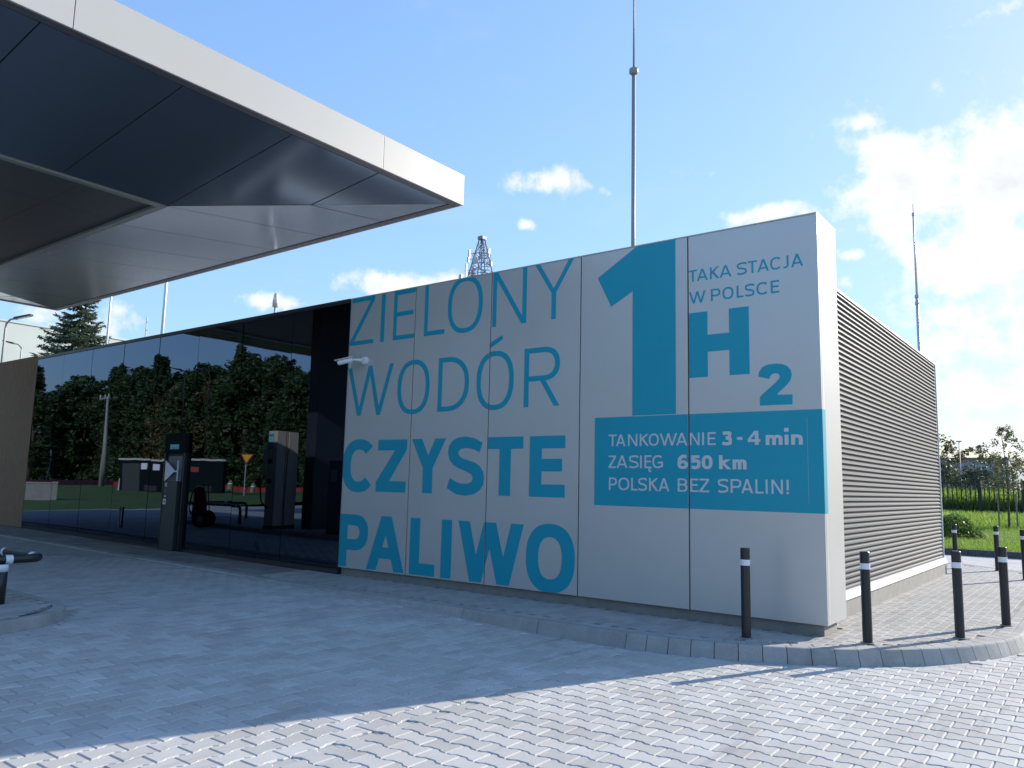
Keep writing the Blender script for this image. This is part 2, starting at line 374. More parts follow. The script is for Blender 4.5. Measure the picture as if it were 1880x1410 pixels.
for r in range(-60, 60):
    y = -4.792+.0888+W_*r
    for c in range(-40, 60):
        x = -.386+L_/2+L_*c + (L_/2 if r % 2 else 0)
        if x < BX+.05: continue
        cells.append((x, y, False))
for c in range(-120, 1):
    x = BX-.09+W_*c
    for r in range(-60, 60):
        y = -5.7+L_*r+(L_/2 if c % 2 else 0)
        cells.append((x, y, True))
vis = []
for (x, y, v) in cells:
    if in_sidewalk(x, y) or in_island(x, y, .13): continue
    if y > 6 and x < 1.7: continue
    p = pix(x, y, gz(x))
    if p is None: continue
    if -120 < p[0] < 2050 and 960 < p[1] < 1560 and p[2] < 15.5: vis.append((p[2], x, y, v, -40 < p[0] < 1920 and p[1] < 1440))
vis.sort(); near = [c for c in vis if c[4]][:300]; nset = set((c[1], c[2]) for c in near)
rest = MB()
for (q, x, y, v, _) in vis:
    if (x, y) in nset: continue
    paver_geo(rest, x, y, v, gz, random.random(), random.uniform(-.0015, .0015))
rest.build('paver_field', M['paver'], road_o, kind='stuff')
pm = {}
for v in (False, True):
    for k in range(8):
        mb = MB(); paver_geo(mb, 0, 0, v, lambda x: 0., (k+.5)/8); pm[(v, k)] = mb.mesh('paver', M['paver'])
for (q, x, y, v, _) in near:
    link('paver', pm[(v, random.randrange(8))], road_o, (x, y, gz(x)+random.uniform(-.0015, .0015)))

# --- kerb: stones along the front, round the corner and on to the back
kerb_o = bpy.data.objects.new('kerb', None); COL.objects.link(kerb_o); kerb_o['kind'] = 'structure'
path = [(-30.0, KY)]; x = -30.0
def kpath(s):     # s along outer top edge, 0 at x=-30
    L1 = CX+30.0
    if s < L1: return (-30+s, KY, 0, -1)
    a = (s-L1)/CR
    if a < math.pi/2: return (CX+CR*math.sin(a), CY0-CR*math.cos(a), math.sin(a), -math.cos(a))
    s2 = s-L1-CR*math.pi/2
    if s2 < CY1-CY0: return (CX+CR, CY0+s2, 1, 0)
    a = (s2-(CY1-CY0))/CR
    return (CX+CR*math.cos(a), CY1+CR*math.sin(a), math.cos(a), math.sin(a))
def kerb_stone(s0, s1, n):
    mb = MB(); g_ = .004; rows = []
    for i in range(n+1):
        s = s0+g_+(s1-s0-2*g_)*i/n; x, y, nx, ny = kpath(s); zt = sz(x)+.004
        if x < -7: zt = max(zt, gz(x)+.018)
        prof = [(-.12, zt-.5), (-.12, zt-.012), (-.112, zt), (.0-.018, zt), (-.004, zt-.006), (.004, zt-.02), (.052, zt-.16), (.055, zt-.5)]
        rows.append([(x+nx*o, y+ny*o, z) for o, z in prof])
    k = len(rows[0]); n0 = len(mb.v); t_ = random.random()
    for r in rows: mb.v += r
    for i in range(n):
        for q in range(k-1):
            a = n0+i*k+q; mb.face((a, a+k, a+k+1, a+1), t_)
    mb.face([n0+q for q in range(k)], t_); mb.face([n0+n*k+q for q in reversed(range(k))], t_)
    mb.build('kerb_stone', M['kerb'], kerb_o)
s = 0.0; s_turn = (-1.83+30.0)
ss = [s_turn-1.22*i for i in range(23, 0, -1)]+[s_turn]
for a, b in zip(ss[:-1], ss[1:]): kerb_stone(a, b, 1)
s = s_turn; L_tot = CX+30+CR*math.pi/2+(CY1-CY0)+CR*math.pi/2
while s < L_tot:
    d = .247
    if CX+30+CR*math.pi/2 < s < CX+30+CR*math.pi/2+(CY1-CY0)-1.2: d = 1.0
    kerb_stone(s, s+d, 2); s += d

# --- sidewalk sheet and bricks
def sw_y0(x):   # inner edge of kerb
    return KY+.12
sw = MB()
for i in range(28):
    x0, x1 = -30+i, -29+i
    sw.quad((x0, KY+.1, sz(x0)-.012), (x1, KY+.1, sz(x1)-.012), (x1, .6, sz(x1)-.012), (x0, .6, sz(x0)-.012))
poly = [(CX, KY+.1)]+[(CX+(CR-.1)*math.sin(a), CY0-(CR-.1)*math.cos(a)) for a in [math.pi/2*k/16 for k in range(17)]]+[(CX+(CR-.1)*math.cos(a), CY1+(CR-.1)*math.sin(a)) for a in [math.pi/2*k/16 for k in range(17)]]
n = len(sw.v); sw.v += [(x, y, -.012) for x, y in poly]; sw.face(range(n, n+len(poly)))
sidewalk = sw.build('sidewalk', M['joint'], kind='structure')
BW, BL = .1205, .241
def brick_geo(mb, c, z=0., tint=.5, tilt=0.):
    """c = four ground corners ccw"""
    cx = sum(p[0] for p in c)/4; cy = sum(p[1] for p in c)/4
    def sh(p, d):
        vx, vy = p[0]-cx, p[1]-cy; l = math.hypot(vx, vy); return (p[0]-vx/l*d, p[1]-vy/l*d)
    o1 = [sh(p, .0035) for p in c]; o2 = [sh(p, .0105) for p in c]; n = len(mb.v)
    mb.v += [(x, y, z-.02) for x, y in o1]+[(x, y, z-.005) for x, y in o1]+[(x, y, z) for x, y in o2]
    mb.face((n+8, n+9, n+10, n+11), tint)
    for i in range(4):
        k = (i+1) % 4; mb.face((n+i, n+k, n+4+k, n+4+i), tint); mb.face((n+4+i, n+4+k, n+8+k, n+8+i), tint)
bricks = []
inner = CR-.12-.125
for c in range(-80, 45):
    x = .423+BW*(c+.5)
    for r in range(-10, 62):
        y = .474+BL*(r+.5)+(BL/2 if c % 2 else 0)
        if x > CX:
            if y < CY0: ok = math.hypot(x-CX, y-CY0) < inner-.02
            elif y < CY1: ok = x < CX+inner-.03
            else: ok = math.hypot(x-CX, y-CY1) < inner-.02
        else: ok = y > KY+.12+.125+.07 and y < CY1+inner
        if not ok: continue
        if x < -.36 and y > .1 and y < 9.7: continue
        if -8.5 < x < -.05 and .10 < y < .75: continue
        p = pix(x, y, 0)
        if p is None or not (-60 < p[0] < 1960) or p[2] > 24: continue
        bricks.append((p[2], x, y))
bricks.sort(); bn = set((b[1], b[2]) for b in bricks[:300] )
bmsh = []
for k in range(8):
    mb = MB(); brick_geo(mb, [(-BW/2, -BL/2), (BW/2, -BL/2), (BW/2, BL/2), (-BW/2, BL/2)], 0, (k+.5)/8); bmsh.append(mb.mesh('brick', M['brick']))
rest = MB()
for (q, x, y) in bricks:
    z = sz(x)+random.uniform(-.001, .001)
    if (x, y) in bn: link('brick', bmsh[random.randrange(8)], sidewalk, (x, y, z))
    else: brick_geo(rest, [(x-BW/2, y-BL/2), (x+BW/2, y-BL/2), (x+BW/2, y+BL/2), (x-BW/2, y+BL/2)], z, random.random())
s = 12.0                    # border course following the kerb
while s < L_tot-.5:
    a = kpath(s); b = kpath(s+.243)
    c4 = [(a[0]-a[2]*.123, a[1]-a[3]*.123), (b[0]-b[2]*.123, b[1]-b[3]*.123), (b[0]-b[2]*.245, b[1]-b[3]*.245), (a[0]-a[2]*.245, a[1]-a[3]*.245)]
    brick_geo(rest, c4, sz(a[0]), random.random()); s += .243
rest.build('brick_field', M['brick'], sidewalk, kind='stuff')

# ------------------------------------------------------------------ service building
Wp, H = 1.677657, 5.007
bld = thing('hydrogen_station_building', 'long low station building with lettered pale panels, black mirror glass and ribbed grey side wall', 'building')
# sign box: panels with real gaps, trim and return end
bx('sign_box_core', M['black_gap'], bld, -5*Wp+.02, -.045, .045, .745, .16, H-.04)
for k in range(5):
    x1 = -Wp*k-(.009 if k else .0); x0 = -Wp*(k+1)+.009
    o = bx('facade_panel', M['panel'], bld, x0, x1-(0 if k else .0), 0, .038, .135, H-.018, bevel=.003)
# end face: narrow return strip then wide panel
bx('end_trim', M['panel'], bld, -.04, .002, .0395, .128, .135, H-.018, bevel=.002)
bx('end_panel', M['panel_white'], bld, -.04, 0, .136, .79, .135, H-.018, bevel=.003)
bx('back_panel', M['panel_white'], bld, -5*Wp, -.042, .752, .79, .135, H-.018)
bx('coping', M['panel_white'], bld, -5*Wp, .006, -.006, .796, H-.017, H+.001, bevel=.003)
bx('plinth', M['plinth'], bld, -5*Wp, -.065, .085, .60, -.1, .133)
# glass facade
for k in range(8):
    x1 = -Wp*(5+k)-.011; x0 = -Wp*(6+k)+.011
    mb = MB(); mb.box(x0, x1, 0, .02, .10 + sz((x0+x1)/2), 4.93)
    o = mb.build('glass_panel', M['glass'], bld)
    o.rotation_euler = (random.uniform(-.0018, .0018), 0, random.uniform(-.0022, .0022))
    cx = (x0+x1)/2; o.data.transform(Matrix.Translation((-cx, 0, -2.5))); o.location = (cx, .004*random.random(), 2.5)
bx('glass_backing', M['black_gap'], bld, -13*Wp, -5*Wp-.002, .03, .24, -.1, 4.92)
bx('glass_coping', M['coping_dark'], bld, -13*Wp-.02, -5*Wp-.003, -.02, .27, 4.935, H)
bx('glass_plinth', M['coping_dark'], bld, -13*Wp, -5*Wp-.003, -.012, .028, -.1, .098)
bx('glass_edge_post', M['black_gap'], bld, -5*Wp-.003, -5*Wp+.012, -.004, .04, -.05, 4.93)
mb = MB().box(-16.27, -16.22, -.05, -.03, .42, .92).box(-16.26, -16.23, -.03, .0, .46, .49).box(-16.26, -16.23, -.03, .0, .85, .88)
mb.build('door_handle', M['black_metal'], bld)
# timber slats on the far end (finer than a piece one could pick out): one joined part
mb = MB(); x = -13*Wp-.02
bx('timber_backing', M['coping_dark'], bld, -29.5, -13*Wp-.021, .04, .3, .05, 4.96)
while x > -29.4:
    mb.box(x-.045, x, -.005, .038, .16+.0*x, 5.02, random.random()); x -= .070
mb.build('timber_slats', M['timber'], bld, kind='stuff')
bx('timber_cap', M['timber'], bld, -29.5, -13*Wp-.021, -.012, .30, 5.021, 5.05)
# body, roof, ribbed side wall
SX = -.2883
bx('building_body', mat('roof_membrane', (.05, .055, .065), .8), bld, -29.5, SX-.06, .80, 9.56, -.1, 4.40)
bx('roof_edge', M['coping_dark'], bld, -29.5, SX-.07, .80, 9.58, 4.405, 4.47)
mb = MB(); z = .345; pitch = .0742; prof = []
while z < 4.47:
    prof += [(0, z), (-.003, z+pitch*.30), (-.026, z+pitch*.50), (-.026, z+pitch*.80)]; z += pitch
prof.append((0, z))
n = len(mb.v)
for (d, zz) in prof: mb.v += [(SX+d, .80, zz), (SX+d, 9.60, zz)]
for i in range(len(prof)-1): mb.face((n+2*i, n+2*i+1, n+2*i+3, n+2*i+2))
mb.build('ribbed_cladding', M['rib'], bld)
mb = MB(); n = 0
for (d, zz) in prof: mb.v += [(SX+d, 9.60, zz), (-6, 9.60, zz)]
for i in range(len(prof)-1): mb.face((2*i, 2*i+1, 2*i+3, 2*i+2))
mb.build('rear_cladding', M['rib'], bld)
bx('wall_corner_trim', M['white_metal'], bld, SX-.02, SX+.012, 9.601, 9.63, .34, 4.51)
bx('wall_coping', M['steel_pale'], bld, SX-.10, SX+.012, .80, 9.60, 4.472, 4.505)
mb = MB().prism([(SX-.05, .80, .235), (SX+.065, .80, .235), (SX+.065, 9.66, .235), (SX-.05, 9.66, .235)], [(SX-.05, .80, .345), (SX+.03, .80, .335), (SX+.03, 9.66, .335), (SX-.05, 9.66, .345)])
mb.build('flashing', M['white_metal'], bld)
bx('concrete_base', M['plinth'], bld, -6, SX+.04, .80, 9.64, -.1, .232)

rd = thing('added_roof_ducts', 'pale ducts added on the unseen flat roof to streak the soffit reflection', 'ducts', (0, 0, 4.47))  # added out of view; their reflection streaks the canopy soffit
for i, x in enumerate((-8.6, -10.9, -13.1, -15.6, -17.9, -20.2, -23.4)): bx('duct', M['white_metal'], rd, x, x+.34, 1.4+.2*(i % 3), 8.6, .02, .26)
for y, a, b in ((1.1, -24, -16.5), (.62, -24, -19), (1.2, -14, -9)): bx('streak_run', M['white_metal'], rd, a, b, y, y+.13, .02, .16)

# ------------------------------------------------------------------ lettering (flat vinyl, clipped at the panel joints)
def inside(p, poly):
    x, y = p; c = False; n = len(poly)
    for i in range(n):
        x1, y1 = poly[i]; x2, y2 = poly[(i+1) % n]
        if (y1 > y) != (y2 > y) and x < (x2-x1)*(y-y1)/(y2-y1)+x1: c = not c
    return c
def area(p): return sum(p[i][0]*p[(i+1) % len(p)][1]-p[(i+1) % len(p)][0]*p[i][1] for i in range(len(p)))/2
JO = [-Wp*k for k in range(1, 5)]
def vinyl(polys, name, mt, parent, y=-.0015, zmax=H-.019, zmin=.136):
    polys = [[(max(-5*Wp+.001, p[0]), min(zmax, max(zmin, p[1]))) for p in pl] for pl in polys]
    xs_ = [p[0] for pl in polys for p in pl]; zs_ = [p[1] for pl in polys for p in pl]
    cuts = [[(jx-.010, min(zs_)-.1), (jx+.010, min(zs_)-.1), (jx+.010, max(zs_)+.1), (jx-.010, max(zs_)+.1)] for jx in JO if min(xs_) < jx+.01 and max(xs_) > jx-.01]
    V = []; F = []
    for pl in polys+cuts:
        q = [pl[0]]
        for p in pl[1:]:
            if math.hypot(p[0]-q[-1][0], p[1]-q[-1][1]) > 1e-5: q.append(p)
        if math.hypot(q[0][0]-q[-1][0], q[0][1]-q[-1][1]) < 1e-5: q.pop()
        if len(q) < 3: continue
        F.append([])
        for p in q: F[-1].append(len(V)); V.append(Vector(p))
    E_ = [(f[i], f[(i+1) % len(f)]) for f in F for i in range(len(f))]
    res = delaunay_2d_cdt(V, E_, [], 0, 1e-6)
    vv, ff = res[0], res[2]; mb = MB()
    used = {}
    for f in ff:
        c = (sum(vv[i][0] for i in f)/len(f), sum(vv[i][1] for i in f)/len(f))
        if any(inside(c, pl) for pl in polys) and not any(inside(c, pl) for pl in cuts):
            idx = []
            for i in f:
                if i not in used: used[i] = len(mb.v); mb.v.append((vv[i][0], y, vv[i][1]))
                idx.append(used[i])
            if area([(vv[i][0], vv[i][1]) for i in f]) < 0: idx.reverse()
            mb.face(idx)
    if mb.f: return mb.build(name, mt, parent)
def rect(x0, x1, z0, z1): return [(x0, z0), (x1, z0), (x1, z1), (x0, z1)]
def ribbon(pts, w, closed=False):
    """thick polyline -> polygons (one per segment plus joint fans), w may vary"""
    P = [Vector(p) for p in pts]; out = []; n = len(P); L_s = []; R_s = []
    for i in range(n):
        if closed: d = P[(i+1) % n]-P[i-1]
        else: d = P[min(i+1, n-1)]-P[max(i-1, 0)]
        d.normalize(); nn = Vector((-d.y, d.x)); ww = w(i/(n-1), d) if callable(w) else w
        L_s.append(P[i]+nn*ww/2); R_s.append(P[i]-nn*ww/2)
    m_ = n if closed else n-1
    for i in range(m_):
        k = (i+1) % n; out.append([tuple(L_s[i]), tuple(R_s[i]), tuple(R_s[k]), tuple(L_s[k])])
    return out
def sup(cx, cz, rx, rz, a0, a1, n=28, e=2.5):
    o = []
    for i in range(n+1):
        a = R(a0+(a1-a0)*i/n); c, s = math.cos(a), math.sin(a)
        o.append((cx+rx*math.copysign(abs(c)**(2/e), c), cz+rz*math.copysign(abs(s)**(2/e), s)))
    return o
def band(cx, cz, rx, rz, a0, a1, wv, wh, n=28, e=2.5):
    """part of a ring between an outer and an inner superellipse"""
    A = sup(cx, cz, rx, rz, a0, a1, n, e); B = sup(cx, cz, rx-wv, rz-wh, a0, a1, n, e)
    return [[A[i], A[i+1], B[i+1], B[i]] for i in range(n)]
def catm(pts, k=9):
    P = [pts[0]]+list(pts)+[pts[-1]]; o = []
    for i in range(1, len(P)-2):
        p0, p1, p2, p3 = P[i-1:i+3]
        for j in range(k):
            t = j/k; o.append(tuple(.5*((2*p1[q])+(-p0[q]+p2[q])*t+(2*p0[q]-5*p1[q]+4*p2[q]-p3[q])*t*t+(-p0[q]+3*p1[q]-3*p2[q]+p3[q])*t**3) for q in (0, 1)))
    o.append(tuple(pts[-1])); return o
def glyph(ch, x0, x1, z0, z1, w, wh=None):
    wh = wh or w*.88; X = lambda u: x0+(x1-x0)*u; Z = lambda v: z0+(z1-z0)*v; dx = x1-x0; dz = z1-z0; cx, cz = (x0+x1)/2, (z0+z1)/2
    def diag(xa, za, xb, zb, ww): # slanted leg with horizontal cuts, ww horizontal width
        return [(xa-ww/2, za), (xa+ww/2, za), (xb+ww/2, zb), (xb-ww/2, zb)]
    bold = w/dx > .2
    if ch == 'I': return [rect(x0, x1, z0, z1)]
    if ch == 'Z':
        k = w*1.22
        return [rect(x0+.0*dx, x1, z0, z0+wh), rect(x0+.03*dx, x1, z1-wh, z1), [(x0, z0), (x0, z0+wh*.9), (x1-k, z1-wh*.9), (x1-k*.2, z1), (x1, z1), (x1, z1-wh*.95), (x0+k, z0+wh*.6), (x0+k, z0)]]
    if ch in 'E': return [rect(x0, x0+w, z0, z1), rect(x0, x1, z0, z0+wh), rect(x0, x1, z1-wh, z1), rect(x0, x1-.08*dx, cz-wh/2+.02*dz, cz+wh/2+.02*dz)]
    if ch == 'Ę': return glyph('E', x0, x1, z0, z1, w, wh)+ribbon(catm([(x1-.15*dx, z0+.02*dz), (x1-.35*dx, z0-.12*dz), (x1-.25*dx, z0-.24*dz), (x1-.0*dx, z0-.23*dz)]), w*.8)
    if ch == 'L': return [rect(x0, x0+w, z0, z1), rect(x0, x1, z0, z0+wh)]
    if ch == 'T': return [rect(cx-w/2, cx+w/2, z0, z1), rect(x0, x1, z1-wh, z1)]
    if ch == 'H': return [rect(x0, x0+w, z0, z1), rect(x1-w, x1, z0, z1), rect(x0, x1, cz-wh/2, cz+wh/2)]
    if ch == 'N': return [rect(x0, x0+w*.95, z0, z1), rect(x1-w*.95, x1, z0, z1), [(x0, z1), (x0+w*1.12, z1), (x1, z0), (x1-w*1.12, z0)]]
    if ch == 'O' or ch == '0': return band(cx, cz, dx/2, dz/2, 0, 360, w, wh, 48, 2.35)
    if ch == 'Ó': return glyph('O', x0, x1, z0, z1, w, wh)
    if ch == 'D':
        k = min(dx*.98, dz*.52)
        return [rect(x0, x0+w, z0, z1), rect(x0, x1-k+.01, z0, z0+wh), rect(x0, x1-k+.01, z1-wh, z1)]+band(x1-k, cz, k, dz/2, -90, 90, w, wh, 30, 2.3)
    if ch in 'PR':
        zb = Z(.43) if ch == 'R' else Z(.37 if not bold else .32); rz_ = (z1-zb)/2; k = min(dx*.62, rz_*1.15)
        o = [rect(x0, x0+w, z0, z1), rect(x0, x1-k+.003, z1-wh, z1), rect(x0, x1-k+.003, zb, zb+wh)]+band(x1-k, (z1+zb)/2, k, rz_, -90, 90, w, wh, 22, 2.3)
        if ch == 'R': o.append(diag(X(.50), zb+wh*.5, x1-w*.55, z0, w*1.12))
        return o
    if ch == 'B':
        zb = Z(.53); o = [rect(x0, x0+w, z0, z1)]
        for za, zz, xr in ((z0, zb+wh*.5, x1), (zb-wh*.5, z1, x1-.05*dx)):
            r_ = (zz-za)/2; k = min(dx*.55, r_*1.2); o += [rect(x0, xr-k+.002, za, za+wh), rect(x0, xr-k+.002, zz-wh, zz)]+band(xr-k, (za+zz)/2, k, r_, -90, 90, w, wh, 16, 2.3)
        return o
    if ch == 'A':
        return [diag(x0+w*.55, z0, cx-w*.02, z1, w*1.08), diag(x1-w*.55, z0, cx+w*.02, z1, w*1.08), rect(X(.22), X(.78), Z(.22), Z(.22)+wh)]
    if ch == 'Y':
        zj = Z(.46); return [rect(cx-w/2, cx+w/2, z0, zj), [(x0, z1), (x0+w*1.08, z1), (cx+w*.5, zj), (cx+w*.1, zj-w*.25), (cx-w*.5, zj-.0*w)], [(x1-w*1.08, z1), (x1, z1), (cx+w/2, zj), (cx-w*.1, zj-w*.25), (cx-w/2, zj)]]
    if ch == 'W':
        q = w*1.06; i_ = w*.62 if bold else w*.6
        pa, pb = X(.29), X(.71)
        return [diag(x0+q/2, z1, pa, z0, q), diag(pa, z0, cx, z1, q), diag(cx, z1, pb, z0, q), diag(pb, z0, x1-q/2, z1, q)]
    if ch == 'K': return [rect(x0, x0+w, z0, z1), [(x0+w*.8, Z(.40)), (x0+w*.8, Z(.40)+w*1.5), (x1-w*1.35, z1), (x1-w*.05, z1)], [(X(.40), Z(.62)), (X(.40)-w*.6, Z(.45)), (x1-w*1.25, z0), (x1, z0)]]
    if ch == 'C': return band(cx+.04*dx, cz, dx/2+.04*dx, dz/2, 42, 318, w, wh, 40, 2.35)
    if ch == 'G': return band(cx+.02*dx, cz, dx/2+.02*dx, dz/2, 45, 320, w, wh, 40, 2.35)+[rect(x1-w, x1, Z(.1), Z(.5)), rect(cx, x1, Z(.5)-wh, Z(.5))]
    if ch == 'J': return [rect(x1-w, x1, Z(.28), z1)]+band((x0+x1)/2-.1*dx, Z(.30), dx*.6, dz*.30, -110, 0, w, wh, 16, 2.2)
    if ch == 'S':
        a, b = w/2/dx, wh/2/dz
        c = catm([(X(1-a*1.2), Z(.80)), (X(.86), Z(1-b*1.35)), (X(.5), Z(1-b)), (X(.15), Z(.93-b)), (X(a), Z(.74)), (X(.17), Z(.585)), (X(.5), Z(.505)), (X(.82), Z(.42)), (X(1-a), Z(.27)), (X(.84), Z(.07+b)), (X(.5), Z(b)), (X(.16), Z(b*1.35)), (X(a*.9), Z(.17))], 7)
        return ribbon(c, w*.95)
    if ch == '2':
        a, b = w/2/dx, wh/2/dz
        c = catm([(X(a*.9), Z(.78)), (X(.18), Z(.93-b*.4)), (X(.5), Z(1-b)), (X(.84), Z(.93-b*.5)), (X(1-a*1.15), Z(.70)), (X(.78), Z(.48)), (X(.45), Z(.25)), (X(.18), Z(.10+b*.3))], 7)
        return ribbon(c, w)+[rect(x0+.03*dx, x1, z0, z0+wh)]
    if ch == '3':
        a, b = w/2/dx, wh/2/dz
        return ribbon(catm([(X(a), Z(.85)), (X(.4), Z(1-b)), (X(.8), Z(.9-b*.3)), (X(.92-a), Z(.72)), (X(.75), Z(.57)), (X(.42), Z(.53))], 7), w*.9)+ribbon(catm([(X(.42), Z(.53)), (X(.8), Z(.47)), (X(1-a), Z(.28)), (X(.8), Z(.1+b*.3)), (X(.4), Z(b)), (X(a*.7), Z(.16))], 7), w*.9)
    if ch == '4': return [rect(X(.56), X(.56)+w, z0, z1), rect(x0, x1, Z(.2), Z(.2)+wh*.95), [(x0, Z(.2)), (x0, Z(.2)+wh), (X(.52), z1), (X(.52)+w, z1)]]
    if ch == '5':
        a, b = w/2/dx, wh/2/dz
        return [rect(X(.08), X(.93), z1-wh, z1), rect(X(.08), X(.08)+w*.9, Z(.48), z1)]+ribbon(catm([(X(.1), Z(.55)), (X(.5), Z(.63-b*.2)), (X(.85), Z(.52)), (X(1-a), Z(.32)), (X(.82), Z(.08+b)), (X(.45), Z(b)), (X(a*.6), Z(.14))], 7), w*.92)
    if ch == '6': return band(cx, Z(.32), dx/2, dz*.32, 0, 360, w, wh, 30, 2.2)+ribbon(catm([(X(.86), z1-wh*.5), (X(.5), Z(.93)), (X(.2), Z(.72)), (X(w/2/dx), Z(.35))], 7), w*.95)
    if ch == '-': return [rect(x0, x1, cz-wh/2, cz+wh/2)]
    if ch == '!': return [rect(cx-w/2, cx+w/2, Z(.28), z1), rect(cx-w*.55, cx+w*.55, z0, z0+w*1.05)]
    if ch == 'm':
        c = (x0+x1)/2; o = [rect(x0, x0+w, z0, z1), rect(c-w/2, c+w/2, z0, z1-.2*dz), rect(x1-w, x1, z0, z1-.2*dz)]
        for a_, b_ in ((x0, c+w/2), (c-w/2, x1)): o += band((a_+b_)/2, Z(.55), (b_-a_)/2, dz*.45, 0, 180, w, wh, 14, 2.4)
        return o
    if ch == 'n': return [rect(x0, x0+w, z0, z1), rect(x1-w, x1, z0, Z(.55))]+band(cx, Z(.55), dx/2, dz*.45, 0, 180, w, wh, 14, 2.4)
    if ch == 'i': return [rect(x0, x1, z0, z1), rect(x0-.004, x1+.004, z1+.035, z1+.035+dx)]
    if ch == 'k': zx = z0+dz*.70; return [rect(x0, x0+w, z0, z1), [(x0+w*.8, z0+.27*dz), (x0+w*.8, z0+.27*dz+w*1.3), (x1-w*1.35, zx), (x1-w*.08, zx)], [(X(.42), z0+.46*dz), (X(.42)-w*.5, z0+.34*dz), (x1-w*1.3, z0), (x1, z0)]]
    return [rect(x0, x1, z0, z1)]
def word(items, z0, z1, w, mt='teal', wh=None, y=-.0015, over=0.0):
    for it in items:
        ch, a, b = it[0], it[1], it[2]; za, zb = (it[3], it[4]) if len(it) > 4 else (z0, z1)
        if ch in 'OSCG0Ó' and len(it) <= 4: za -= over; zb += over
        ww = it[5] if len(it) > 5 else w
        vinyl(glyph(ch, a, b, za, zb, ww, wh), 'letter', M[mt], bld, y)
word([('Z', -8.367, -7.735), ('I', -7.56, -7.462), ('E', -7.24, -6.715), ('L', -6.492, -6.02), ('O', -5.96, -5.21, 4.08, 5.02), ('N', -5.006, -4.337), ('Y', -4.184, -3.482)], 4.11, 4.988, .085, wh=.078)
word([('W', -8.366, -7.18), ('O', -7.07, -6.312), ('D', -6.122, -5.45), ('Ó', -5.296, -4.55), ('R', -4.356, -3.702)], 2.81, 3.705, .092, over=.018, wh=.08)
vinyl([[(-5.05, 3.765), (-4.775, 3.90), (-4.80, 3.965), (-5.05, 3.855)]], 'letter_accent', M['teal'], bld)
word([('C', -8.395, -7.586), ('Z', -7.505, -6.78), ('Y', -6.672, -5.90), ('T', -5.022, -4.342), ('E', -4.222, -3.588)], 1.478, 2.372, .222, over=.02, wh=.185)
vinyl([[(-5.134, 2.291), (-5.191, 2.135), (-5.274, 2.174), (-5.377, 2.199), (-5.48, 2.21), (-5.577, 2.194), (-5.627, 2.15), (-5.615, 2.094), (-5.548, 2.049), (-5.418, 2.017), (-5.273, 1.978), (-5.168, 1.918), (-5.105, 1.835), (-5.083, 1.728), (-5.104, 1.628), (-5.17, 1.548), (-5.286, 1.488), (-5.459, 1.458), (-5.654, 1.479), (-5.856, 1.57), (-5.797, 1.736), (-5.679, 1.681), (-5.548, 1.647), (-5.419, 1.649), (-5.338, 1.681), (-5.315, 1.737), (-5.345, 1.792), (-5.443, 1.835), (-5.606, 1.885), (-5.74, 1.946), (-5.82, 2.033), (-5.852, 2.14), (-5.836, 2.244), (-5.767, 2.325), (-5.644, 2.38), (-5.481, 2.394), (-5.304, 2.366)]], 'letter', M['teal'], bld)
word([('P', -8.39, -7.638), ('A', -7.656, -6.744), ('L', -6.628, -6.063), ('I', -5.933, -5.711), ('W', -5.581, -4.302), ('O', -4.255, -3.402)], .158, 1.07, .222, over=.03, wh=.19)
vinyl([[(-2.453, 4.988), (-1.856, 4.988), (-1.856, 2.617), (-2.505, 2.617), (-2.505, 4.357), (-2.846, 4.177), (-3.072, 4.625)]], 'letter', M['teal'], bld)
vinyl([rect(-1.667, -1.407, 3.082, 3.944), rect(-1.118, -.857, 3.082, 3.944), rect(-1.42, -1.10, 3.408, 3.633)], 'letter', M['teal'], bld)
vinyl([[(-0.753, 3.04), (-0.742, 3.093), (-0.701, 3.152), (-0.632, 3.182), (-0.534, 3.188), (-0.447, 3.174), (-0.387, 3.142), (-0.35, 3.093), (-0.34, 3.038), (-0.352, 2.981), (-0.392, 2.926), (-0.444, 2.878), (-0.503, 2.829), (-0.519, 2.801), (-0.336, 2.797), (-0.339, 2.677), (-0.736, 2.679), (-0.734, 2.785), (-0.677, 2.839), (-0.598, 2.903), (-0.529, 2.961), (-0.493, 3.0), (-0.485, 3.03), (-0.502, 3.057), (-0.534, 3.069), (-0.573, 3.062), (-0.601, 3.034), (-0.612, 3.002)]], 'letter', M['teal'], bld)
word([('T', -1.666, -1.547), ('A', -1.551, -1.396), ('K', -1.366, -1.24), ('A', -1.236, -1.076), ('S', -1.005, -.872), ('T', -.86, -.742), ('A', -.738, -.588), ('C', -.574, -.44), ('J', -.43, -.347), ('A', -.318, -.172)], 4.364, 4.524, .024)
word([('W', -1.664, -1.427), ('P', -1.357, -1.226), ('O', -1.2, -1.052), ('L', -1.011, -.922), ('S', -.903, -.779), ('C', -.754, -.608), ('E', -.573, -.467)], 4.070, 4.230, .026)
vinyl([rect(-3.098, -.0005, 1.392, 2.608)], 'colour_field', M['teal'], bld, y=-.0008)
bx('colour_field_return', M['teal'], bld, .0025, .0035, .0, .128, 1.392, 2.608)
bx('colour_field_seam', M['panel'], bld, -.176, -.174, -.0012, -.0009, 1.50, 2.52)
word([('T', -2.872, -2.744), ('A', -2.755, -2.605), ('N', -2.566, -2.425), ('K', -2.387, -2.253), ('O', -2.252, -2.105), ('W', -2.091, -1.841), ('A', -1.854, -1.697), ('N', -1.662, -1.529), ('I', -1.494, -1.468), ('E', -1.419, -1.31)], 2.203, 2.366, .024, 'white_vinyl', y=-.0025)
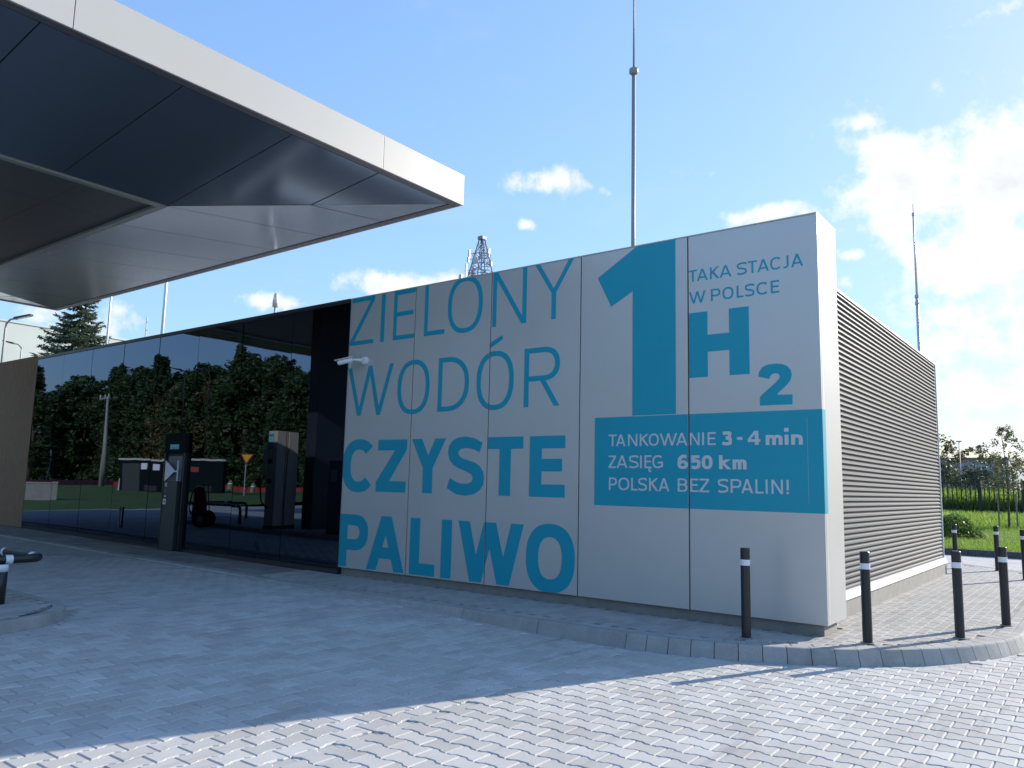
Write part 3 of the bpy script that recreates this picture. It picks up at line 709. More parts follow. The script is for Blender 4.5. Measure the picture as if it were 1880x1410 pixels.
word([('3', -1.238, -1.097, 2.198, 2.370), ('-', -1.032, -.96), ('4', -.894, -.737, 2.198, 2.370), ('m', -.672, -.468, 2.193, 2.315), ('i', -.442, -.396, 2.193, 2.315), ('n', -.365, -.229, 2.193, 2.315)], 2.193, 2.366, .046, 'white_vinyl', y=-.0025, wh=.036)
word([('Z', -2.87, -2.751), ('A', -2.742, -2.574), ('S', -2.55, -2.406), ('I', -2.383, -2.357), ('Ę', -2.316, -2.213), ('G', -2.199, -2.044)], 1.906, 2.077, .025, 'white_vinyl', y=-.0025)
word([('6', -1.837, -1.69), ('5', -1.655, -1.521), ('0', -1.502, -1.356), ('k', -1.27, -1.11), ('m', -1.093, -.915, 1.896, 2.02)], 1.898, 2.073, .046, 'white_vinyl', y=-.0025, wh=.036)
word([('P', -2.862, -2.737), ('O', -2.713, -2.546), ('L', -2.516, -2.417), ('S', -2.408, -2.279), ('K', -2.247, -2.114), ('A', -2.109, -1.953), ('B', -1.835, -1.70), ('E', -1.66, -1.549), ('Z', -1.536, -1.404), ('S', -1.288, -1.152), ('P', -1.122, -.985), ('A', -.986, -.838), ('L', -.809, -.711), ('I', -.683, -.658), ('N', -.612, -.475), ('!', -.434, -.402)], 1.606, 1.776, .025, 'white_vinyl', y=-.0025)

# ------------------------------------------------------------------ payment terminal in the glass wall
tm = thing('payment_terminal', 'tall dark payment terminal set into the black glass wall with a teal display strip', 'terminal', (-13.93, 0, 0))
bx('head_panel', M['kiosk'], tm, -.42, .42, -.08, -.003, 2.19, 2.62, bevel=.004)
bx('back_niche', M['black_gap'], tm, -.384, .384, -.02, -.002, .06, 2.188)
bx('side_jamb', M['black_metal'], tm, -.42, -.385, -.08, -.003, .06, 2.189); bx('side_jamb', M['black_metal'], tm, .385, .42, -.08, -.003, .06, 2.189)
bx('terminal_body', mat('terminal_grey', (.028, .036, .038), .5), tm, -.29, .26, -.12, -.021, .06, 1.56, bevel=.005)
bx('bay_back', mat('bay_grey', (.09, .10, .13), .4), tm, -.29, .29, -.05, -.021, 1.561, 2.12)
scr = bx('display_strip', mat('teal_display', (.05, .42, .50), .3), tm, -.20, .16, -.085, -.0805, 2.27, 2.38)
bx('display_text', M['white_vinyl'], scr, -.17, .10, -.0875, -.0852, 2.335, 2.35)
mb = MB().prism([(-.29, -.115, 1.57), (-.26, -.115, 1.57), (.05, -.105, 1.76), (.05, -.105, 1.82), (-.29, -.115, 2.02)], [(-.29, -.10, 1.57), (-.26, -.10, 1.57), (.05, -.09, 1.76), (.05, -.09, 1.82), (-.29, -.10, 2.02)])
mb.build('white_cover_sheet', M['white_sheet'], tm)
bx('cover_strip', M['white_sheet'], tm, .05, .19, -.106, -.09, 1.765, 1.80); bx('cover_edge', M['white_sheet'], tm, .19, .215, -.106, -.09, 1.57, 2.02)
bx('printer_slot', M['steel'], tm, -.23, -.14, -.124, -.1205, 1.44, 1.53); bx('notice_sticker', M['white_sheet'], tm, -.26, -.15, -.124, -.1205, 1.05, 1.17); bx('notice_sticker', M['white_sheet'], tm, -.23, -.16, -.124, -.1205, 1.22, 1.24)
bx('notice_print', M['black_metal'], tm, -.23, -.18, -.126, -.1242, 1.09, 1.14)
# CCTV camera
cc = thing('security_camera', 'small white security camera on a wall bracket beside the glass', 'camera', (-7.90, 0, 3.80))
MB().tube([(0, -.003, 0), (0, -.035, 0), (0, -.075, 0)], [.075, .075, .062], 20).build('wall_base', M['white_metal'], cc, smooth=False)
MB().tube([(0, -.07, 0), (-.05, -.16, .0), (-.12, -.21, .0)], [.035, .026, .022], 12).build('bracket_arm', M['white_metal'], cc, smooth=True)
bd = MB(); d_ = Vector((-.85, -.42, -.20)).normalized(); p0 = Vector((-.12, -.21, .0))
bd.tube([p0, p0+d_*.02, p0+d_*.26, p0+d_*.28], [.030, .042, .042, .036], 16); bd.build('camera_body', M['white_metal'], cc, smooth=True)
MB().tube([p0+d_*.281, p0+d_*.284], [.028, .028], 14).build('lens', M['black_metal'], cc)
sh = MB(); sd_ = d_.cross(Vector((0, 0, 1))).normalized(); uu = sd_.cross(d_)
a = p0+uu*.048
sh.prism([a-sd_*.045, a+sd_*.045, a+sd_*.045+d_*.33, a-sd_*.045+d_*.33], [a-sd_*.038+uu*.012, a+sd_*.038+uu*.012, a+sd_*.038+uu*.012+d_*.33, a-sd_*.038+uu*.012+d_*.33]); sh.build('sun_hood', M['white_metal'], cc)
MB().box(-.155, -.135, -.25, -.23, -.16, -.04).build('cable_gland', M['steel_pale'], cc)

# ------------------------------------------------------------------ canopy
cy = thing('station_canopy', 'large flat canopy with pale fascia and folded dark soffit above the forecourt', 'canopy', (0, 0, 0))
cx0, cx1, cy0, cy1, ch, ct = -26.56, -7.72, -14.2, 2.30, 7.38, 8.03
fy = [cy1, .03, -5.45, cy0]
for a, b in zip(fy[:-1], fy[1:]):
    bx('fascia_panel', M['panel_white'], cy, cx1-.04, cx1, b+.006, a-.006 if a != cy1 else a, ch, ct, bevel=.003)
    bx('fascia_panel', M['panel_white'], cy, cx0, cx0+.04, b+.006, a-.006, ch, ct)
xx = [cx1-.041, -13, -18.5, cx0+.041]
for a, b in zip(xx[:-1], xx[1:]):
    bx('fascia_panel', M['panel_white'], cy, b+.006, a-.006, cy1-.04, cy1, ch, ct); bx('fascia_panel', M['panel_white'], cy, b+.006, a-.006, cy0, cy0+.04, ch, ct)
bx('canopy_roof', M['lip'], cy, cx0+.041, cx1-.041, cy0+.041, cy1-.041, ct-.12, ct-.01)
lw = .20
for n_, r_ in (('a', (cx1-lw, cx1-.041, cy0+.05, cy1-.05)), ('b', (cx0+.041, cx0+lw, cy0+.05, cy1-.05)), ('c', (cx0+lw+.001, cx1-lw-.001, cy1-lw, cy1-.041)), ('d', (cx0+lw+.001, cx1-lw-.001, cy0+.041, cy0+lw))):
    bx('edge_lip', M['lip'], cy, r_[0], r_[1], r_[2], r_[3], ch+.002, ch+.05)
ox0, ox1, oy0, oy1 = cx0+lw+.012, cx1-lw-.012, cy0+lw+.012, cy1-lw-.012
DD, DZ = 3.92, -.437
ix0, ix1, iy0, iy1 = ox0+DD, ox1-DD, oy0+DD, oy1-DD; zo, zi = ch+.01, ch+DZ
def slab(pts, th=.02, nm='soffit_panel', mt='soffit'):
    cx_ = sum(p[0] for p in pts)/len(pts); cy_ = sum(p[1] for p in pts)/len(pts)
    a = sum(pts[i][0]*pts[(i+1) % len(pts)][1]-pts[(i+1) % len(pts)][0]*pts[i][1] for i in range(len(pts)))
    if a < 0: pts = pts[::-1]
    sh_ = []
    for i, p in enumerate(pts):
        v = Vector((p[0]-cx_, p[1]-cy_, 0)); l = v.length; v = v/l; sh_.append((p[0]-v.x*.022, p[1]-v.y*.022, p[2]))
    MB().prism(sh_, [(p[0], p[1], p[2]+th) for p in sh_]).build(nm, M[mt], cy)
def zs(d): return zo+(zi-zo)*d/DD
def facet(axis, sign):
    # strips running from the outer edge to the inner frame, 1.96 wide, cut by the hips
    if axis == 'x': e, a0, a1 = (ox1 if sign > 0 else ox0), oy0, oy1
    else: e, a0, a1 = (oy1 if sign > 0 else oy0), ox0, ox1
    ts = []; t = a1
    while t > a0+.3: ts.append(t); t -= 1.96
    ts.append(a0)
    for ta, tb in zip(ts[:-1], ts[1:]):
        def depth(t_): return max(0., min(DD, a1-t_, t_-a0))
        pts = [(ta, 0.), (tb, 0.)]
        if depth(tb) > 0: pts.append((tb, depth(tb)))
        for brk in (a0+DD, a1-DD):
            if tb+1e-3 < brk < ta-1e-3: pts.append((brk, DD))
        if depth(ta) > 0: pts.append((ta, depth(ta)))
        P = []
        for (t_, d) in pts: P.append((e-sign*d, t_, zs(d)) if axis == 'x' else (t_, e-sign*d, zs(d)))
        if len(P) >= 3: slab(P)
for ax_, sg in (('x', 1), ('x', -1), ('y', 1), ('y', -1)): facet(ax_, sg)
bx('soffit_void', M['black_gap'], cy, ox0-.01, ox1+.01, oy0-.01, oy1+.01, ch+.10, ch+.14)
tw = .14
for r_ in ((ix0, ix1, iy1-tw, iy1), (ix0, ix1, iy0, iy0+tw), (ix1-tw, ix1, iy0+tw+.001, iy1-tw-.001), (ix0, ix0+tw, iy0+tw+.001, iy1-tw-.001)):
    bx('frame_trim', M['trim'], cy, r_[0], r_[1], r_[2], r_[3], zi-.035, zi+.03)
nx_ = 6
for i in range(nx_):
    for k in range(6):
        a0 = ix0+tw+.01+(ix1-ix0-2*tw-.02)*i/nx_; a1 = ix0+tw+.01+(ix1-ix0-2*tw-.02)*(i+1)/nx_
        b0 = iy0+tw+.01+(iy1-iy0-2*tw-.02)*k/6; b1 = iy0+tw+.01+(iy1-iy0-2*tw-.02)*(k+1)/6
        bx('ceiling_panel', M['soffit_in'], cy, a0+.004, a1-.004, b0+.004, b1-.004, zi+.03, zi+.05)
def col_at(x, y):
    c = bx('column', M['column'], cy, x-.23, x+.23, y-2.3, y+.12, gz(x)-.3, zi+.028, bevel=.01)
col_at(-16.86, -6.1)

# ------------------------------------------------------------------ bollards
bo = thing('bollard', 'tall black bollard with white band standing against the pale lettered facade', 'bollard', (-.70, -.66, .0), group='black bollards round the corner')
MB().tube([(0, 0, -.02), (0, 0, .985), (0, 0, .992)], [.052, .052, .047], 20).build('post', M['black_metal'], bo, smooth=False)
MB().tube([(0, 0, .80), (0, 0, .865)], [.0535, .0535], 20, cap=False).build('reflective_band', M['reflective'], bo)
MB().tube([(0, 0, .0), (0, 0, .012)], [.075, .07], 20).build('foot_collar', M['plinth'], bo)
for (x, y, lb) in ((.41, .03, 'first black bollard right of the pale wall end, in front of the ribbed wall'), (1.15, 1.15, 'black bollard just left of the rightmost near one, on the kerb curve'), (1.47, 2.62, 'near bollard farthest right, beside the sunny kerb'),
                   (-.30, 11.26, 'distant bollard beside the far end of the ribbed wall, before the lawn'), (.50, 11.41, 'distant black bollard between two near ones, standing before the grass'), (1.16, 9.58, 'bollard cut off by the right edge of the photo')):
    b_ = dup(bo, (x, y, 0), random.uniform(0, 6), lb); b_.rotation_euler = (random.uniform(-.012, .012), random.uniform(-.018, .004), 0)

# ------------------------------------------------------------------ left island with its guard rail
isl = bpy.data.objects.new('traffic_island', None); COL.objects.link(isl); isl['kind'] = 'structure'
def rr(x0, x1, y0, y1, r, n=10):
    o = []
    for (cx_, cy_, a0) in ((x1-r, y1-r, 0), (x0+r, y1-r, 90), (x0+r, y0+r, 180), (x1-r, y0+r, 270)):
        for i in range(n+1): a = R(a0+90*i/n); o.append((cx_+r*math.cos(a), cy_+r*math.sin(a)))
    return o
o_ = rr(IX0, IX1, IY0, IY1, IR); i_ = rr(IX0+.15, IX1-.15, IY0+.15, IY1-.15, IR-.15); t_ = rr(IX0+.035, IX1-.035, IY0+.035, IY1-.035, IR-.035)
def isz(x): return gz(x)+.115
n_ = len(o_); acc = 0; seg = []; start = 0
bounds = [0]; 
for i in range(n_):
    a, b = o_[i], o_[(i+1) % n_]; d = math.hypot(a[0]-b[0], a[1]-b[1])
    if d > 1.5:
        k = max(1, round(d/1.2))
        for j in range(k):
            f0, f1 = j/k+.003/ d, (j+1)/k-.003/d; seg.append([(i, f0), (i, f1)])
    else:
        if i % 5 == 0: seg.append([(i, 0.004), (min(i+5, n_-1), 0.0)])
def lerp(P, i, f): a, b = P[i % n_], P[(i+1) % n_]; return (a[0]+(b[0]-a[0])*f, a[1]+(b[1]-a[1])*f)
for sg_ in seg:
    (ia, fa), (ib, fb) = sg_
    st = [(ia, fa)]+([(k, 0.) for k in range(ia+1, ib)] if ib > ia else [])+([(ib, fb)])
    if ib == ia and fb <= fa: continue
    mb = MB(); rows = []
    for (i, f) in st:
        O, T, I = lerp(o_, i, f), lerp(t_, i, f), lerp(i_, i, f); z = isz(O[0])
        rows.append([(I[0], I[1], z-.3), (I[0], I[1], z), (T[0], T[1], z), ((T[0]+O[0])/2, (T[1]+O[1])/2, z-.012), (O[0]-.0, O[1], z-.115), (O[0], O[1], z-.3)])
    for r_ in rows: mb.v += r_
    tt = random.random()
    for i in range(len(rows)-1):
        for q in range(5): a = i*6+q; mb.face((a, a+1, a+7, a+6), tt)
    mb.face(range(6), tt); mb.face([len(mb.v)-6+q for q in reversed(range(6))], tt)
    mb.build('kerb_stone', M['kerb'], isl)
mb = MB(); k = len(i_)
for gx in range(150):
    for gy in range(28):
        x = IX1-.15-.12*gx-.06-(0); y = IY1-.15-.242*gy-.12-(.121 if gx % 2 else 0)
        cxx = min(max(x, IX0+IR), IX1-IR); cyy = min(max(y, IY0+IR), IY1-IR)
        if in_island(x, y, -.25): brick_geo(mb, [(x-.06, y-.12), (x+.06, y-.12), (x+.06, y+.12), (x-.06, y+.12)], isz(x)-.002, random.random())
mb.build('brick_field', M['brick'], isl, kind='stuff')
mb = MB()
xs_ = [IX0+.14+(IX1-IX0-.28)*i/40 for i in range(41)]
for a, b in zip(xs_[:-1], xs_[1:]):
    def yr(x):
        e = max(0., (IX0+IR)-x, x-(IX1-IR)); return IR-math.sqrt(max(0., (IR-.14)**2-min(e, IR-.14)**2))
    mb.quad((a, IY0+yr(a), isz(a)-.012), (b, IY0+yr(b), isz(b)-.012), (b, IY1-yr(b), isz(b)-.012), (a, IY1-yr(a), isz(a)-.012))
mb.build('island_bed', M['joint'], isl)
def bend(pts, r=.12, k=6):
    out = [Vector(pts[0])]
    for i in range(1, len(pts)-1):
        p = Vector(pts[i]); a = (Vector(pts[i-1])-p).normalized(); b = (Vector(pts[i+1])-p).normalized()
        p1, p2 = p+a*r, p+b*r
        for j in range(k+1): t = j/k; out.append(p1*(1-t)**2+p*2*t*(1-t)+p2*t*t)
    out.append(Vector(pts[-1])); return out
def guard_rail(label, loc, lx, ly, sgn):
    rl = thing('guard_rail', label, 'guard rail', loc, 0, 'guard rails on the pump island'); zr = .635
    MB().tube(bend([(-sgn*lx, -.02, .08), (-sgn*lx, -.02, zr), (0, 0, zr), (0, -ly, zr), (0, -ly, .08)], .17), .052, 14).build('rail_tube', M['black_metal'], rl, smooth=True)
    MB().tube([(0, -.46, .08), (0.0, -.46, zr-.045)], .085, 16).build('post', M['black_metal'], rl, smooth=True)
    MB().tube([(0, -.46, .50), (0.0, -.46, zr-.05)], .088, 16).build('reflective_band', M['reflective'], rl, smooth=True)
    for (a, b) in (((0, -.34, zr), (0, -.42, zr)), ((-sgn*(lx-.22), -.017, zr), (-sgn*(lx-.15), -.018, zr)), ((-sgn*.18, -.003, zr), (-sgn*.30, -.004, zr)), ((0, -1.6, zr), (0, -1.72, zr))):
        MB().tube([a, b], .0545, 14, cap=False).build('reflective_band', M['reflective'], rl, smooth=True)
guard_rail('low black tubular guard rail with white bands at the near end of the island', (-7.93, -5.10, -.02), 1.25, 2.6, 1)

# ------------------------------------------------------------------ masts and poles above the roof
ms = thing('lightning_mast', 'tall grey mast with a round collar rising behind the big numeral', 'mast', (-7.51, 9.2, 4.40))
MB().tube([(0, 0, 0), (0, 0, 9.0)], [.062, .054], 14).build('pole', M['mast_grey'], ms, smooth=True)
MB().tube([(0, 0, 8.93), (0, 0, 8.98), (0, 0, 9.10), (0, 0, 9.14)], [.07, .13, .13, .06], 16).build('collar', M['mast_grey'], ms, smooth=True)
MB().tube([(0, 0, 9.1), (0, 0, 13.5)], [.029, .021], 8).build('rod', M['mast_grey'], ms, smooth=True)
m2 = thing('slender_mast', 'slender pale mast with a thin tip behind the ribbed wall', 'mast', (-.90, 11.5, .0))
MB().tube([(0, 0, 0), (0, 0, 6.45)], [.045, .035], 12).build('pole', M['steel_pale'], m2, smooth=True)
MB().tube([(0, 0, 6.45), (0, 0, 8.6)], [.026, .022], 10).build('pole_top', M['steel_pale'], m2, smooth=True)
MB().tube([(0, 0, 8.6), (0, 0, 8.85)], [.009, .006], 6).build('tip', M['steel'], m2)
for zz in (6.28, 6.45, 8.55): MB().tube([(0, 0, zz), (0, 0, zz+.07)], [.05 if zz < 8 else .035]*2, 10).build('clamp', M['steel'], m2)
v_ = thing('roof_vent', 'small white capped vent pipe standing on the roof behind the glass coping', 'vent', (-16.33, 4, 4.40))
MB().tube([(0, 0, 0), (0, 0, 2.2)], .035, 10).build('pipe', M['steel_pale'], v_, smooth=True)
MB().tube([(0, 0, 2.2), (0, 0, 2.21), (0, 0, 2.40), (0, 0, 2.60), (0, 0, 2.62)], [.05, .085, .085, .05, .03], 14).build('cap', M['steel_pale'], v_, smooth=True)
for (x, y, h, lb, r_) in ((-47.9, 14, 24, 'pale flagpole nearest the spruce, behind the glass wall', .075), (-41.2, 14, 25, 'thicker pale flagpole right of the thin aerial, behind the glass wall', .10)):
    p_ = thing('flagpole', lb, 'pole', (x, y, .0), group='pale poles behind the roof')
    MB().tube([(0, 0, 0), (0, 0, h)], [r_, r_*.8], 10).build('pole_shaft', M['steel_pale'], p_, smooth=True)
p_ = thing('roof_aerial', 'thin dark aerial between the two pale poles', 'aerial', (-43.1, 14, 0))
MB().tube([(0, 0, 0), (0, 0, 11.25)], [.03, .03], 6).build('rod', M['steel'], p_)
for zz in (10.9, 10.4): MB().box(-.02, .16, -.02, .02, zz, zz+.04).build('crossbar', M['steel'], p_)
# lattice tower
tw_ = thing('lattice_tower', 'steel lattice telecom tower with antennas far behind the panels', 'tower', (-42.9, 45, 0))
def tr(z): return .22+(24.6-z)*.27
M['tower_steel'] = mat('tower_steel', (.22, .22, .27), .6, metal=.3)
legs = []
for k in range(4):
    a = R(45+90*k+12); legs.append(a)
    MB().tube([(tr(0)*math.cos(a), tr(0)*math.sin(a), 0), (tr(24.6)*math.cos(a), tr(24.6)*math.sin(a), 24.6)], .06, 6).build('leg', M['tower_steel'], tw_)
lev = [0, 5, 9, 12.5, 15.5, 18, 19.6, 21, 22.0, 23.0, 24.0]
mb = MB(); m3 = MB()
for i, z in enumerate(lev):
    P = [Vector((tr(z)*math.cos(a), tr(z)*math.sin(a), z)) for a in legs]
    for k in range(4): mb.tube([P[k], P[(k+1) % 4]], .035, 5)
    if i+1 < len(lev):
        z2 = lev[i+1]; Q = [Vector((tr(z2)*math.cos(a), tr(z2)*math.sin(a), z2)) for a in legs]
        for k in range(4): m3.tube([P[k], Q[(k+1) % 4]], .028, 5); m3.tube([P[(k+1) % 4], Q[k]], .028, 5)
mb.build('ring_bars', M['tower_steel'], tw_, kind='stuff'); m3.build('cross_braces', M['tower_steel'], tw_, kind='stuff')
mb = MB()
for z in (20.7, 22.4): 
    for k in range(24):
        a0, a1 = 2*math.pi*k/24, 2*math.pi*(k+1)/24; r_ = tr(z)*.75+.25
        for h in (0, .5): mb.tube([(r_*math.cos(a0), r_*math.sin(a0), z+h), (r_*math.cos(a1), r_*math.sin(a1), z+h)], .03, 4)
        if k % 3 == 0: mb.tube([(r_*math.cos(a0), r_*math.sin(a0), z), (r_*math.cos(a0), r_*math.sin(a0), z+.5)], .02, 4)
mb.build('platform_rails', M['tower_steel'], tw_, kind='stuff')
MB().tube([(0, 0, 12), (0, 0, 24.8)], .05, 6).build('cable_ladder', M['tower_steel'], tw_)
MB().box(-.3, .3, -.3, .3, 24.4, 24.7).build('tower_head', M['tower_steel'], tw_)
for (x, y, z, w, h) in ((-1.75, -.3, 23.2, .16, .75), (-1.8, -.4, 22.6, .18, .45), (.95, .2, 23.1, .15, .8), (-2.1, -.4, 21.6, .12, 1.2), (1.2, .3, 22.0, .25, .35), (-2.9, -.5, 20.6, .35, 1.3), (.2, -1.0, 22.1, .6, .5), (-.4, -.8, 21.3, .35, .9)):
    x *= .72; a_ = MB().box(x-w/2, x+w/2, y-.08, y+.08, z-h/2, z+h/2).build('antenna', M['steel'], tw_)
    MB().tube([(x, y, z), (x*.35, y*.35, z)], .03, 5).build('bracket', M['tower_steel'], a_)

# ------------------------------------------------------------------ foliage builders
def leafquad(mb, p, s, tint, rnd=random):
    a = Vector((rnd.gauss(0, 1), rnd.gauss(0, 1), rnd.gauss(0, .7))).normalized(); b = a.cross(Vector((rnd.gauss(0, 1), rnd.gauss(0, 1), rnd.gauss(0, 1)))).normalized()
    a, b = a*s, b*s*.6
    n = len(mb.v); mb.v += [tuple(p-a), tuple(p+b*.9-a*.1), tuple(p+a), tuple(p-b*.9+a*.1)]; mb.face((n, n+1, n+2, n+3), tint)
def crown_mesh(h, rad, z0, nclump, nleaf, leaf, mt, seed, shape='round', hollow=.55):
    rnd = random.Random(seed); mb = MB()
    for c in range(nclump):
        u = rnd.random()
        if shape == 'round':
            z = z0+(h-z0)*u; rr_ = rad*math.sin(math.pi*min(1, .12+.86*u))**.6
        elif shape == 'cone': z = z0+(h-z0)*u; rr_ = rad*(1-u)**.8+.15
        else: z = z0+(h-z0)*u; rr_ = rad*(.6+.4*math.sin(u*9+seed))*(1-u**4)+.2
        a = rnd.random()*6.283; q = rr_*math.sqrt(hollow+(1-hollow)*rnd.random())*rnd.uniform(.75, 1.08)
        cc_ = Vector((q*math.cos(a), q*math.sin(a), z)); cr = rnd.uniform(.10, .24)*rad*(.6+.4*(1-u)); t0 = rnd.random()
        for l in range(nleaf):
            v = Vector((rnd.gauss(0, 1), rnd.gauss(0, 1), rnd.gauss(0, .75))); v = v.normalized()*cr*rnd.random()**.4
            leafquad(mb, cc_+v, leaf*rnd.uniform(.6, 1.3), min(1, max(0, .55*t0+.45*rnd.random())), rnd)
    return mb.mesh('crown', mt)
def trunk_mesh(h, r, seed, limbs=7, spread=1.5, lean=.02, mt='bark'):
    rnd = random.Random(seed); mb = MB(); pts = [Vector((lean*z*math.sin(z), lean*z, z)) for z in [h*i/6 for i in range(7)]]
    mb.tube(pts, [r*(1-.8*i/6) for i in range(7)], 8)
    for i in range(limbs):
        z = h*rnd.uniform(.3, .85); a = rnd.random()*6.283; p = Vector((0, lean*z, z)); L = spread*rnd.uniform(.5, 1)
        e = p+Vector((math.cos(a)*L, math.sin(a)*L, L*.8)); mb.tube([p, (p+e)/2+Vector((0, 0, -.1*L)), e], [r*.4, r*.25, r*.08], 5)
    return mb.mesh('trunk', M[mt])
def tree(name, label, loc, crown, trunk, sc=1., rz=0., group=None, cat='tree'):
    t_ = thing(name, label, cat, loc, rz, group); t_.scale = (sc, sc, sc); link('crown', crown, t_); link('trunk', trunk, t_); return t_

# spruce behind the left end
sp_ = thing('spruce_tree', 'dark spruce with spiky layered boughs behind the roof at left', 'tree', (-56.6, 16, 0))
mb = MB(); rnd = random.Random(5); HS = 15.6
for i in range(46):
    u = i/46; z = 1.5+(HS-1.5)*u; L = 5.4*(1-u)**.85+.25; nb = 9 if u < .8 else 6
    for k in range(nb):
        a = 6.283*(k+rnd.random()*.8)/nb+i*.7; l = L*rnd.uniform(.62, 1.15); z1_ = z+rnd.uniform(-.25, .25)
        ca, sa = math.cos(a), math.sin(a); sd2 = Vector((-sa, ca, 0)); n_s = int(5+l*7)
        axis = lambda t: Vector((ca*l*t, sa*l*t, z1_-.34*l*t+.34*l*t*t*t))
        mb.tube([axis(0), axis(.5), axis(1)], [.05, .03, .012], 4, tint=0.)
        for q in range(n_s):
            t = .12+.88*(q+rnd.random())/n_s; p = axis(t); wl = (.20*l*(1-t)+.16)*rnd.uniform(.6, 1.1)
            for w_ in (-1, 1):
                dirv = (sd2*w_+Vector((ca, sa, 0))*.7+Vector((0, 0, rnd.uniform(-.35, .1)))).normalized()
                for m_ in range(3):
                    b0 = p+dirv*wl*m_/3; dv_ = (dirv+Vector((rnd.gauss(0, .35), rnd.gauss(0, .35), rnd.gauss(-.1, .3)))).normalized()*.26
                    nn = dv_.cross(Vector((rnd.gauss(0, 1), rnd.gauss(0, 1), 1))).normalized()*.05
                    mb.quad(b0-nn, b0+dv_-nn*.3, b0+dv_+nn*.3, b0+nn, rnd.random())
me = mb.mesh('crown', M['leaf_spruce']); link('crown', me, sp_); link('trunk', trunk_mesh(HS, .25, 3, 0), sp_)

# street lamps
def lamp(x, y, h, arm, label, rz, s=1., pm_=None):
    l_ = thing('street_lamp', label, 'street lamp', (x, y, 0), rz, 'street lamps behind the station')
    MB().tube([(0, 0, 0), (0, 0, h-1.0), (0.03, 0, h-.5), (.25*arm, 0, h-.08), (.6*arm, 0, h)], [.13*s, .11*s, .10*s, .085*s, .07*s], 8).build('pole', pm_ or M['mast_grey'], l_, smooth=True)
    hd = MB().prism([(.5*arm, -.2*s, h-.08), (.5*arm+1.5*s, -.26*s, h+.28*s), (.5*arm+1.5*s, .26*s, h+.28*s), (.5*arm, .2*s, h-.08)], [(.5*arm, -.2*s, h+.12), (.5*arm+1.5*s, -.2*s, h+.42*s), (.5*arm+1.5*s, .2*s, h+.42*s), (.5*arm, .2*s, h+.12)]).build('lamp_head', M['black_metal'], l_)
    MB().prism([(.5*arm+.3*s, -.15*s, h-.04), (.5*arm+1.3*s, -.18*s, h+.20*s), (.5*arm+1.3*s, .18*s, h+.20*s), (.5*arm+.3*s, .15*s, h-.04)], [(.5*arm+.3*s, -.15*s, h-.0), (.5*arm+1.3*s, -.18*s, h+.24*s), (.5*arm+1.3*s, .18*s, h+.24*s), (.5*arm+.3*s, .15*s, h-.0)]).build('lens', M['steel_pale'], hd)
lamp(-81.6, 20, 16.6, 1.6, 'large curved street lamp at the far left, before the pale hall', R(35), 1.1)
lamp(-93.6, 26, 16.2, 2.0, 'smaller street lamp just above the timber wall', R(215), .8)
# pale hall
hl = thing('pale_hall', 'large pale green-grey hall with a flat roof edge behind the spruce', 'building', (-102, 0, 0))
bx('wall', M['pale_wall'], hl, -30, 0, -16, 58, -.4, 19.85)
bx('roof_edge', M['steel_pale'], hl, -30.1, .12, -16.1, 58.1, 19.851, 20.05)

# ------------------------------------------------------------------ lawn, fence and planting at the right rear
lw_ = MB()
for i in range(20):
    for k in range(16):
        x0, x1, y0, y1 = -16+5*i, -11+5*i, 18.6+3.2*k, 21.8+3.2*k
        f = lambda x, y: .02+.35*sst((y-24)/26)+.05*math.sin(x*.7+y*.3)*(1 if y > 19 else 0)
        lw_.quad((x0, y0, f(x0, y0)), (x1, y0, f(x1, y0)), (x1, y1, f(x1, y1)), (x0, y1, f(x0, y1)))
lw_.build('lawn', M['grass_ground'], kind='structure')
yd = MB(); yd.quad((-101, 19.0, -.02), (-16.01, 19.0, -.02), (-16.01, 75, -.02), (-101, 75, -.02)); yd.build('added_rear_yard', concrete_world('added_yard_grey', (.17, .175, .18), (.22, .22, .225), tint=False), kind='structure')  # unseen grey yard, added so the soffit reflects less green
kk = MB()
ke = bpy.data.objects.new('lawn_kerb', None); COL.objects.link(ke); ke['kind'] = 'structure'
for i in range(22): bx('kerb_stone', M['kerb_dark'], ke, -9+i*1.0+.004, -8+i*1.0-.004, 18.45, 18.60, -.3, .035, bevel=.008)
gb = MB(); rnd = random.Random(8)
def blades(n, xa, xb, ya, yb, hh, wd):
    for i in range(n):
        x = rnd.uniform(xa, xb); y = ya+(yb-ya)*rnd.random()**1.3; z = .0+.35*sst((y-24)/26); h = hh*rnd.uniform(.5, 1.2)*(1+.02*(y-18)); a = rnd.random()*6.283; w = wd*(1+.05*(y-18))
        lx, ly = rnd.gauss(0, .35)*h, rnd.gauss(0, .35)*h
        gb.tri((x-w*math.cos(a), y-w*math.sin(a), z), (x+w*math.cos(a), y+w*math.sin(a), z), (x+lx, y+ly, z+h), rnd.random())
blades(30000, -6.5, 4.5, 18.62, 34, .15, .010); blades(14000, -12, 4, 34, 57, .20, .02); blades(11000, -16, 6, 59, 66, .95, .03)
gb.build('grass', M['blade'], kind='stuff')['label'] = 'bright green lawn grass'
bpy.data.objects['grass']['category'] = 'grass'
